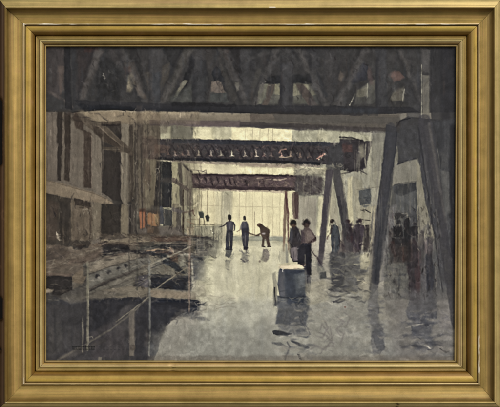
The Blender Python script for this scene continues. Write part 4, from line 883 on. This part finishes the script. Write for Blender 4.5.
# ---------------------------------------------------------------- materials
def gilt(name):
    m, nt, b = mat(name); L = nt.links.new
    at = nd(nt, 'ShaderNodeAttribute', attribute_name='tone')
    uv = nd(nt, 'ShaderNodeUVMap', uv_map='run')
    mp = nd(nt, 'ShaderNodeMapping'); mp.inputs['Scale'].default_value = (5, 260, 1); L(uv.outputs[0], mp.inputs[0])
    n1 = nd(nt, 'ShaderNodeTexNoise'); n1.inputs['Scale'].default_value = 1; n1.inputs['Detail'].default_value = 6; L(mp.outputs[0], n1.inputs[0])
    tc = nd(nt, 'ShaderNodeTexCoord')
    n2 = nd(nt, 'ShaderNodeTexNoise'); n2.inputs['Scale'].default_value = 26; n2.inputs['Detail'].default_value = 8; n2.inputs['Roughness'].default_value = .65; L(tc.outputs['Object'], n2.inputs[0])
    n3 = nd(nt, 'ShaderNodeTexNoise'); n3.inputs['Scale'].default_value = 900; n3.inputs['Detail'].default_value = 3; L(tc.outputs['Object'], n3.inputs[0])
    def mul(a, lo, hi, src, f0=.3, f1=.7):
        r = nd(nt, 'ShaderNodeMapRange'); r.inputs[1].default_value = f0; r.inputs[2].default_value = f1
        r.inputs[3].default_value = lo; r.inputs[4].default_value = hi; L(src, r.inputs[0])
        x = nd(nt, 'ShaderNodeVectorMath', operation='SCALE'); L(a, x.inputs[0]); L(r.outputs[0], x.inputs['Scale']); return x.outputs[0]
    c = mul(at.outputs['Color'], .80, 1.22, n1.outputs[0]); c = mul(c, .84, 1.14, n2.outputs[0]); c = mul(c, .93, 1.07, n3.outputs[0])
    mp3 = nd(nt, 'ShaderNodeMapping'); mp3.inputs['Scale'].default_value = (2.2, 480, 1); mp3.inputs['Location'].default_value = (7, 3, 0); L(uv.outputs[0], mp3.inputs[0])
    n5 = nd(nt, 'ShaderNodeTexNoise'); n5.inputs['Scale'].default_value = 1; n5.inputs['Detail'].default_value = 4; L(mp3.outputs[0], n5.inputs[0])
    hr = nd(nt, 'ShaderNodeValToRGB'); hr.color_ramp.elements[0].position = .35; hr.color_ramp.elements[1].position = .65
    hr.color_ramp.elements[0].color = (.88, .91, .82, 1); hr.color_ramp.elements[1].color = (1.0, .90, .92, 1); hr.color_ramp.elements.new(.5).color = (1, .98, .86, 1); L(n5.outputs[0], hr.inputs[0])
    hm = nd(nt, 'ShaderNodeVectorMath', operation='MULTIPLY'); L(c, hm.inputs[0]); L(hr.outputs[0], hm.inputs[1]); c = hm.outputs[0]
    # rubbed places where the red ground shows through the leaf
    r = nd(nt, 'ShaderNodeValToRGB'); r.color_ramp.elements[0].position = .60; r.color_ramp.elements[1].position = .72; L(n2.outputs[0], r.inputs[0])
    mx = nd(nt, 'ShaderNodeMix', data_type='RGBA'); f = nd(nt, 'ShaderNodeMath', operation='MULTIPLY'); f.inputs[1].default_value = .35; L(r.outputs[0], f.inputs[0]); L(f.outputs[0], mx.inputs['Factor'])
    L(c, mx.inputs['A']); mx.inputs['B'].default_value = (.30, .15, .08, 1)
    # pale chips of bare gesso where the wear value says so
    w = nd(nt, 'ShaderNodeAttribute', attribute_name='wear')
    mp2 = nd(nt, 'ShaderNodeMapping'); mp2.inputs['Scale'].default_value = (38, 260, 1); L(uv.outputs[0], mp2.inputs[0])
    n4 = nd(nt, 'ShaderNodeTexNoise'); n4.inputs['Scale'].default_value = 1; n4.inputs['Detail'].default_value = 4; L(mp2.outputs[0], n4.inputs[0])
    ad = nd(nt, 'ShaderNodeMath', operation='ADD'); L(w.outputs['Fac'], ad.inputs[0]); L(n4.outputs[0], ad.inputs[1])
    r2 = nd(nt, 'ShaderNodeMapRange'); r2.inputs[1].default_value = .98; r2.inputs[2].default_value = 1.10; L(ad.outputs[0], r2.inputs[0])
    m2 = nd(nt, 'ShaderNodeMix', data_type='RGBA'); L(r2.outputs[0], m2.inputs['Factor']); L(mx.outputs['Result'], m2.inputs['A']); m2.inputs['B'].default_value = (.72, .64, .50, 1)
    L(m2.outputs['Result'], b.inputs['Base Color'])
    iv = nd(nt, 'ShaderNodeMapRange'); iv.inputs[3].default_value = .38; iv.inputs[4].default_value = 0; L(r2.outputs[0], iv.inputs[0]); L(iv.outputs[0], b.inputs['Metallic'])
    rr = nd(nt, 'ShaderNodeMapRange'); rr.inputs[1].default_value = .3; rr.inputs[2].default_value = .7; rr.inputs[3].default_value = .40; rr.inputs[4].default_value = .58; L(n2.outputs[0], rr.inputs[0]); L(rr.outputs[0], b.inputs['Roughness'])
    bp = nd(nt, 'ShaderNodeBump'); bp.inputs['Strength'].default_value = .12; bp.inputs['Distance'].default_value = .0006
    sm = nd(nt, 'ShaderNodeMath', operation='ADD'); L(n1.outputs[0], sm.inputs[0]); L(n3.outputs[0], sm.inputs[1]); L(sm.outputs[0], bp.inputs['Height']); L(bp.outputs[0], b.inputs['Normal'])
    return m
M_gilt = gilt('gilt_leaf')
m, nt, b = mat('painted_paper'); M_paper = m
vc = nd(nt, 'ShaderNodeAttribute', attribute_name='pigment')
nt.links.new(vc.outputs['Color'], b.inputs['Base Color']); b.inputs['Roughness'].default_value = .85; b.inputs['Specular IOR Level'].default_value = .15
tc = nd(nt, 'ShaderNodeTexCoord'); n = nd(nt, 'ShaderNodeTexNoise'); n.inputs['Scale'].default_value = 700; n.inputs['Detail'].default_value = 4
nt.links.new(tc.outputs['Object'], n.inputs[0]); bp = nd(nt, 'ShaderNodeBump'); bp.inputs['Strength'].default_value = .25; bp.inputs['Distance'].default_value = .0004
nt.links.new(n.outputs[0], bp.inputs['Height']); nt.links.new(bp.outputs[0], b.inputs['Normal'])
m, nt, b = mat('raw_wood'); M_wood = m
n = nd(nt, 'ShaderNodeTexNoise'); n.inputs['Scale'].default_value = 30; cr = nd(nt, 'ShaderNodeValToRGB')
cr.color_ramp.elements[0].color = (.05, .03, .015, 1); cr.color_ramp.elements[1].color = (.12, .075, .04, 1)
nt.links.new(n.outputs[0], cr.inputs[0]); nt.links.new(cr.outputs[0], b.inputs['Base Color']); b.inputs['Roughness'].default_value = .8
m, nt, b = mat('dark_wall'); M_wall = m
n = nd(nt, 'ShaderNodeTexNoise'); n.inputs['Scale'].default_value = 14; n.inputs['Detail'].default_value = 8; cr = nd(nt, 'ShaderNodeValToRGB')
cr.color_ramp.elements[0].color = (.006, .005, .004, 1); cr.color_ramp.elements[1].color = (.014, .011, .009, 1)
nt.links.new(n.outputs[0], cr.inputs[0]); nt.links.new(cr.outputs[0], b.inputs['Base Color']); b.inputs['Roughness'].default_value = .95

# ---------------------------------------------------------------- the wall behind
me = bpy.data.meshes.new('wall')
hb = -11
me.from_pydata([V(-1250, -900, hb), V(1750, -900, hb), V(1750, 940, hb), V(-1250, 940, hb)], [], [(0, 3, 2, 1)])
wall = link(me, 'wall', M_wall); wall['kind'] = 'structure'

# ---------------------------------------------------------------- the framed work
root = bpy.data.objects.new('framed_painting', None); col.objects.link(root)
root.location = (0, 0.02, HZ-(407-CY)*U)
root['label'] = 'sombre watercolour of workers in a steel-framed hall, in a wide moulded gilt frame'
root['category'] = 'painting'
def own(me):
    """mesh coordinates relative to the root at the frame's foot"""
    a = np.zeros(len(me.vertices)*3, np.float32); me.vertices.foreach_get('co', a)
    a = a.reshape(-1, 3)-np.array(root.location, np.float32); me.vertices.foreach_set('co', a.ravel())

# the painted sheet: one mesh whose vertices carry the pigment
def sheet():
    xs = (gx-CX)*U; zs = HZ-(gy-CY)*U
    X, Z = np.meshgrid(xs, zs)
    buckle = (.10*np.sin((X+.1)*9)*np.sin((Z-1.3)*7))*U          # paper cockles a little
    co = np.stack([X, buckle+0*X, Z], 2).reshape(-1, 3).astype(np.float32)
    i = np.arange(NH-1)[:, None]*NW+np.arange(NW-1)[None, :]
    q = np.stack([i, i+NW, i+NW+1, i+1], 2).reshape(-1, 4).astype(np.int32)
    me = bpy.data.meshes.new('painting')
    me.vertices.add(len(co)); me.vertices.foreach_set('co', co.ravel())
    me.loops.add(q.size); me.loops.foreach_set('vertex_index', q.ravel())
    me.polygons.add(len(q)); me.polygons.foreach_set('loop_start', np.arange(0, q.size, 4, dtype=np.int32))
    try: me.polygons.foreach_set('loop_total', np.full(len(q), 4, np.int32))
    except Exception: pass
    me.update(calc_edges=True)
    ca = me.color_attributes.new('pigment', 'FLOAT_COLOR', 'POINT')
    c = np.ones((NH*NW, 4), np.float32); c[:, :3] = lin(IMG.reshape(-1, 3)); ca.data.foreach_set('color', c.ravel())
    me.polygons.foreach_set('use_smooth', np.ones(len(q), bool)); own(me)
    return me
link(sheet(), 'painting', M_paper, root)

# backing board that closes the frame from behind
def box_mesh(name, x0, y0, x1, y1, h0, h1):
    me = bpy.data.meshes.new(name); bm = bmesh.new()
    v = [bm.verts.new(V(x, y, h)) for h in (h0, h1) for x, y in ((x0, y0), (x1, y0), (x1, y1), (x0, y1))]
    for f in ((0, 1, 2, 3), (4, 7, 6, 5), (0, 4, 5, 1), (1, 5, 6, 2), (2, 6, 7, 3), (3, 7, 4, 0)): bm.faces.new([v[k] for k in f])
    bm.normal_update(); bm.to_mesh(me); bm.free(); own(me); return me
link(box_mesh('backing_board', 40, 41, 460, 367, -6, -1.5), 'backing_board', M_wood, root)

# frame section: u = distance out from the sight edge, measured along four rings that were taken off the real frame
RINGS = [(0, (46.3, 46.6, 455.9, 360.5)), (11, (35.3, 35.6, 466.9, 371.4)), (20.5, (25.6, 25.8, 477.2, 382.2)),
         (23.5, (22.4, 23.0, 480.0, 385.0)), (40, (5.6, 7.6, 494.6, 402.4)), (47, (-1.4, -1.4, 501.4, 408.6))]
def ring(u, k):
    for (a, A), (b_, B) in zip(RINGS, RINGS[1:]):
        if u <= b_: break
    t = (u-a)/(b_-a); return A[k]*(1-t)+B[k]*t
SIDES = ['top', 'right', 'bottom', 'left']
def corner(u, h, c):
    """corner c of the ring: 0 top left, 1 top right, 2 bottom right, 3 bottom left"""
    x = ring(u, 0) if c in (0, 3) else ring(u, 2); y = ring(u, 1) if c in (0, 1) else ring(u, 3)
    if c == 2 and u < 11: x -= (11-u)/11*1.6
    return shrink(x, y, h)
def rail(side, prof, name, parent, seg=160, nick=0, seed=0):
    """prof: list of (u, h, tone(sRGB), wear). The outline is closed at the back, the ends are mitred."""
    r = np.random.RandomState(seed); si = SIDES.index(side); a, b_ = si, (si+1) % 4
    me = bpy.data.meshes.new(name); n = len(prof)
    wob = np.cumsum(r.normal(0, .02, (seg+1, 2)), 0); wob -= np.linspace(0, 1, seg+1)[:, None]*wob[-1]
    wob = np.clip(wob, -.35, .35)
    e_px = 410/seg; co = []; tone = []; wear = []; uvv = []
    for k in range(seg+1):
        t = k/seg
        for j, (u, h, c, w) in enumerate(prof):
            uu = u+wob[k, 0]*(0 < k < seg)*.5; hh = h+wob[k, 1]*.6
            A = corner(uu, hh, a); B = corner(uu, hh, b_)
            g = .16/math.hypot(B[0]-A[0], B[1]-A[1]); tt = g+(1-2*g)*t            # hairline open mitre
            x, y = A[0]+(B[0]-A[0])*tt, A[1]+(B[1]-A[1])*tt
            if nick and side == 'bottom' and len(nick[0]) == 2:
                j0 = nick[0][0]
                if abs(x-j0) < e_px*.75: hh -= .9                     # open butt joint in the slip
            elif nick and u > 43:
                for (n0, n1, dp) in nick:
                    e = min(1, max(0, min(y-n0, n1-y)/2+.3))
                    if side == 'left' and n0-1 < y < n1+1: x = max(x, shrink(dp+r.normal(0, .1), 0, hh)[0]*e+x*(1-e))
            co.append(V(x, y, hh)); tone.append(c)
            e_l = math.hypot(B[0]-A[0], B[1]-A[1]); s0 = tt*e_l; s1 = e_l-s0; ww = w
            if side in ('top', 'bottom'): dl = s0 if side == 'top' else s1
            elif side == 'left': dl = min(s0, s1)
            else: dl = 99
            if h > 9 and w > 0: ww += .30*math.exp(-dl/3.0)
            if side == 'right' and 21 < u < 24 and .86 < tt < .97: ww += .25
            if side == 'top' and 21 < u < 24: ww += .10*math.sin(tt*23)-.06
            if side == 'top' and 39.5 < u < 41 and abs(x-272) < 3: ww += .45
            if side == 'bottom' and u > 39.5 and abs(x-396) < .9: tone[-1] = (70, 50, 30)
            wear.append(ww); uvv.append((tt*math.hypot(B[0]-A[0], B[1]-A[1])*U, u*U))
    bm_f = []
    for k in range(seg):
        for j in range(n):
            j2 = (j+1) % n
            bm_f.append((k*n+j, (k+1)*n+j, (k+1)*n+j2, k*n+j2))
    bm_f.append(tuple(range(n))); bm_f.append(tuple(seg*n+j for j in reversed(range(n))))
    me.from_pydata(co, [], bm_f); me.update()
    bm = bmesh.new(); bm.from_mesh(me); bmesh.ops.recalc_face_normals(bm, faces=bm.faces); bm.to_mesh(me); bm.free()
    ca = me.color_attributes.new('tone', 'FLOAT_COLOR', 'POINT'); t4 = np.ones((len(co), 4), np.float32); t4[:, :3] = lin(np.array(tone)*np.array([.97, .965, .88])); ca.data.foreach_set('color', t4.ravel())
    wa = me.attributes.new('wear', 'FLOAT', 'POINT'); wa.data.foreach_set('value', np.array(wear, np.float32))
    uv = me.uv_layers.new(name='run'); li = np.zeros(len(me.loops), np.int32); me.loops.foreach_get('vertex_index', li)
    off = np.array([si*3.7+seed, seed*1.3]); uv.data.foreach_set('uv', (np.array(uvv)[li]+off).astype(np.float32).ravel())
    me.polygons.foreach_set('use_smooth', np.ones(len(me.polygons), bool))
    me.set_sharp_from_angle(angle=math.radians(38))
    own(me)
    return link(me, name, M_gilt, parent)
def smooth_prof(pts, per=4):
    out = []
    for i in range(len(pts)-1):
        a, b_ = pts[i], pts[i+1]
        for s in range(per):
            t = s/per
            out.append((a[0]+(b_[0]-a[0])*t, a[1]+(b_[1]-a[1])*t, tuple(np.array(a[2])*(1-t)+np.array(b_[2])*t), a[3]+(b_[3]-a[3])*t))
    out.append(pts[-1]); return out
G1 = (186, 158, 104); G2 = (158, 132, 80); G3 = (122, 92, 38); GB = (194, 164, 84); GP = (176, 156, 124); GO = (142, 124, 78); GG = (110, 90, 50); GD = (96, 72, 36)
def arc(u0, h0, u1, h1, bulge, n, c0, c1, w=0):
    """curved run from (u0,h0) to (u1,h1); bulge > 0 swells outward (torus), < 0 hollows (cove)"""
    o = []
    L = math.hypot(u1-u0, h1-h0); nx, ny = -(h1-h0)/L, (u1-u0)/L
    for i in range(n+1):
        t = i/n; k = 4*t*(1-t)*bulge
        o.append((u0+(u1-u0)*t+nx*k, h0+(h1-h0)*t+ny*k, tuple(np.array(c0)*(1-t)+np.array(c1)*t), w))
    return o
for i, side in enumerate(SIDES):
    # outer moulding: rolled outer edge, lip, wide cove running down to the worn fillet
    wr = {'top': .50, 'right': .33, 'bottom': .18, 'left': .26}[side]
    shaded = side == 'left'                                         # left outer edge faces away from the key lamp; its shade is painted into the tones
    roll = (74, 50, 24) if shaded else (172, 152, 110); lip = (112, 88, 48) if shaded else (190, 170, 124)
    prof = [(21.0, -2, GD, 0), (21.0, 11.0, GD, 0)]
    prof += [(21.5, 12.3, GP, wr), (22.3, 12.8, GP, wr), (23.2, 12.5, GP, wr*.8), (23.7, 11.6, GO, .1)]
    prof += arc(24.2, 11.2, 31.5, 12.2, -.25, 6, G2, G1) + arc(31.9, 12.3, 38.3, 17.2, -.7, 8, G2, GG)  # cove tones darken outward: shading baked into the colour, with some grime
    prof += arc(38.6, 18.0, 39.9, 19.6, .2, 3, GG, GO)[:-1] + [(40.1, 20.0, lip, .25), (40.8, 20.1, lip, .22), (41.3, 19.7, GO if not shaded else GD, 0)]
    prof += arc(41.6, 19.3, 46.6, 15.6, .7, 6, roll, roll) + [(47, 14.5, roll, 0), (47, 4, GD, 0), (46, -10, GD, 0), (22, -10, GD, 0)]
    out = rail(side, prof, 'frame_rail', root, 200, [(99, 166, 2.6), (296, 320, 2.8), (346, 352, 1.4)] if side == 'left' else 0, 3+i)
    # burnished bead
    prof = [(11.0, 1, GD, 0), (11.0, 4.6, GD, 0)] + arc(11.3, 5.2, 14.6, 9.2, .5, 6, G3, G3) + arc(14.9, 9.5, 19.4, 11.0, .45, 7, G2, GB) + [(20.0, 10.9, G2, 0), (20.9, 10.6, GG, .05), (20.95, 1, GD, 0)]  # steep inner half toned darker: its shading is put into the colour
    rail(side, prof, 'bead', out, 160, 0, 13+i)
    # stepped inner slip
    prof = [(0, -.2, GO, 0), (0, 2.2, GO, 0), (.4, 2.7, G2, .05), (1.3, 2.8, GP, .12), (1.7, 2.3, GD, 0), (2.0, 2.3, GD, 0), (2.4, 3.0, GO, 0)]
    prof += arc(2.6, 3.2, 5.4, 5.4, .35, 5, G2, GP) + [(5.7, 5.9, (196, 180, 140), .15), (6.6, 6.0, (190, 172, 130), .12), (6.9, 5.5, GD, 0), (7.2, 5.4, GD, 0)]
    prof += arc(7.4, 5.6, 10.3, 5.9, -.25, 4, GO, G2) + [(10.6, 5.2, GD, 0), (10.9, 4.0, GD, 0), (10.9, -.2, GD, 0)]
    rail(side, prof, 'inner_slip', out, 160, [(172.6, 173.6)] if side == 'bottom' else 0, 23+i)

# ---------------------------------------------------------------- light: a soft lamp above and to the right, a weaker one on the left
def lamp(name, loc, size, power, colr, tgt=(0, 0, HZ)):
    l = bpy.data.lights.new(name, 'AREA'); l.shape = 'RECTANGLE'; l.size, l.size_y = size; l.energy = power; l.color = colr
    o = bpy.data.objects.new(name, l); col.objects.link(o); o.location = loc
    d = np.array(tgt)-np.array(loc)
    from mathutils import Vector
    o.rotation_euler = Vector(d).to_track_quat('-Z', 'Y').to_euler(); return o
lamp('ceiling_softbox', (3.0, -3.4, 5.2), (3.0, 2.4), 430, (1.0, .97, .93))
lamp('side_softbox', (-3.6, -4.0, 2.4), (2.2, 2.6), 60, (1.0, .97, .92))
w = bpy.data.worlds.new('World'); scene.world = w; w.use_nodes = True
bg = w.node_tree.nodes['Background']; bg.inputs[0].default_value = (.9, .88, .85, 1); bg.inputs[1].default_value = .25

# ---------------------------------------------------------------- camera
cam = bpy.data.cameras.new('camera'); co_ = bpy.data.objects.new('camera', cam); col.objects.link(co_)
co_.location = (0, -CAMD, HZ); co_.rotation_euler = (math.radians(90), 0, 0)
cam.sensor_width = 36; cam.lens = 36*CAMD/(500*U); cam.clip_start = .05; cam.clip_end = 100
scene.camera = co_
scene.render.resolution_x, scene.render.resolution_y = 1024, 834
scene.view_settings.view_transform = 'Standard'; scene.view_settings.look = 'None'
scene.view_settings.exposure = 0; scene.view_settings.gamma = 1
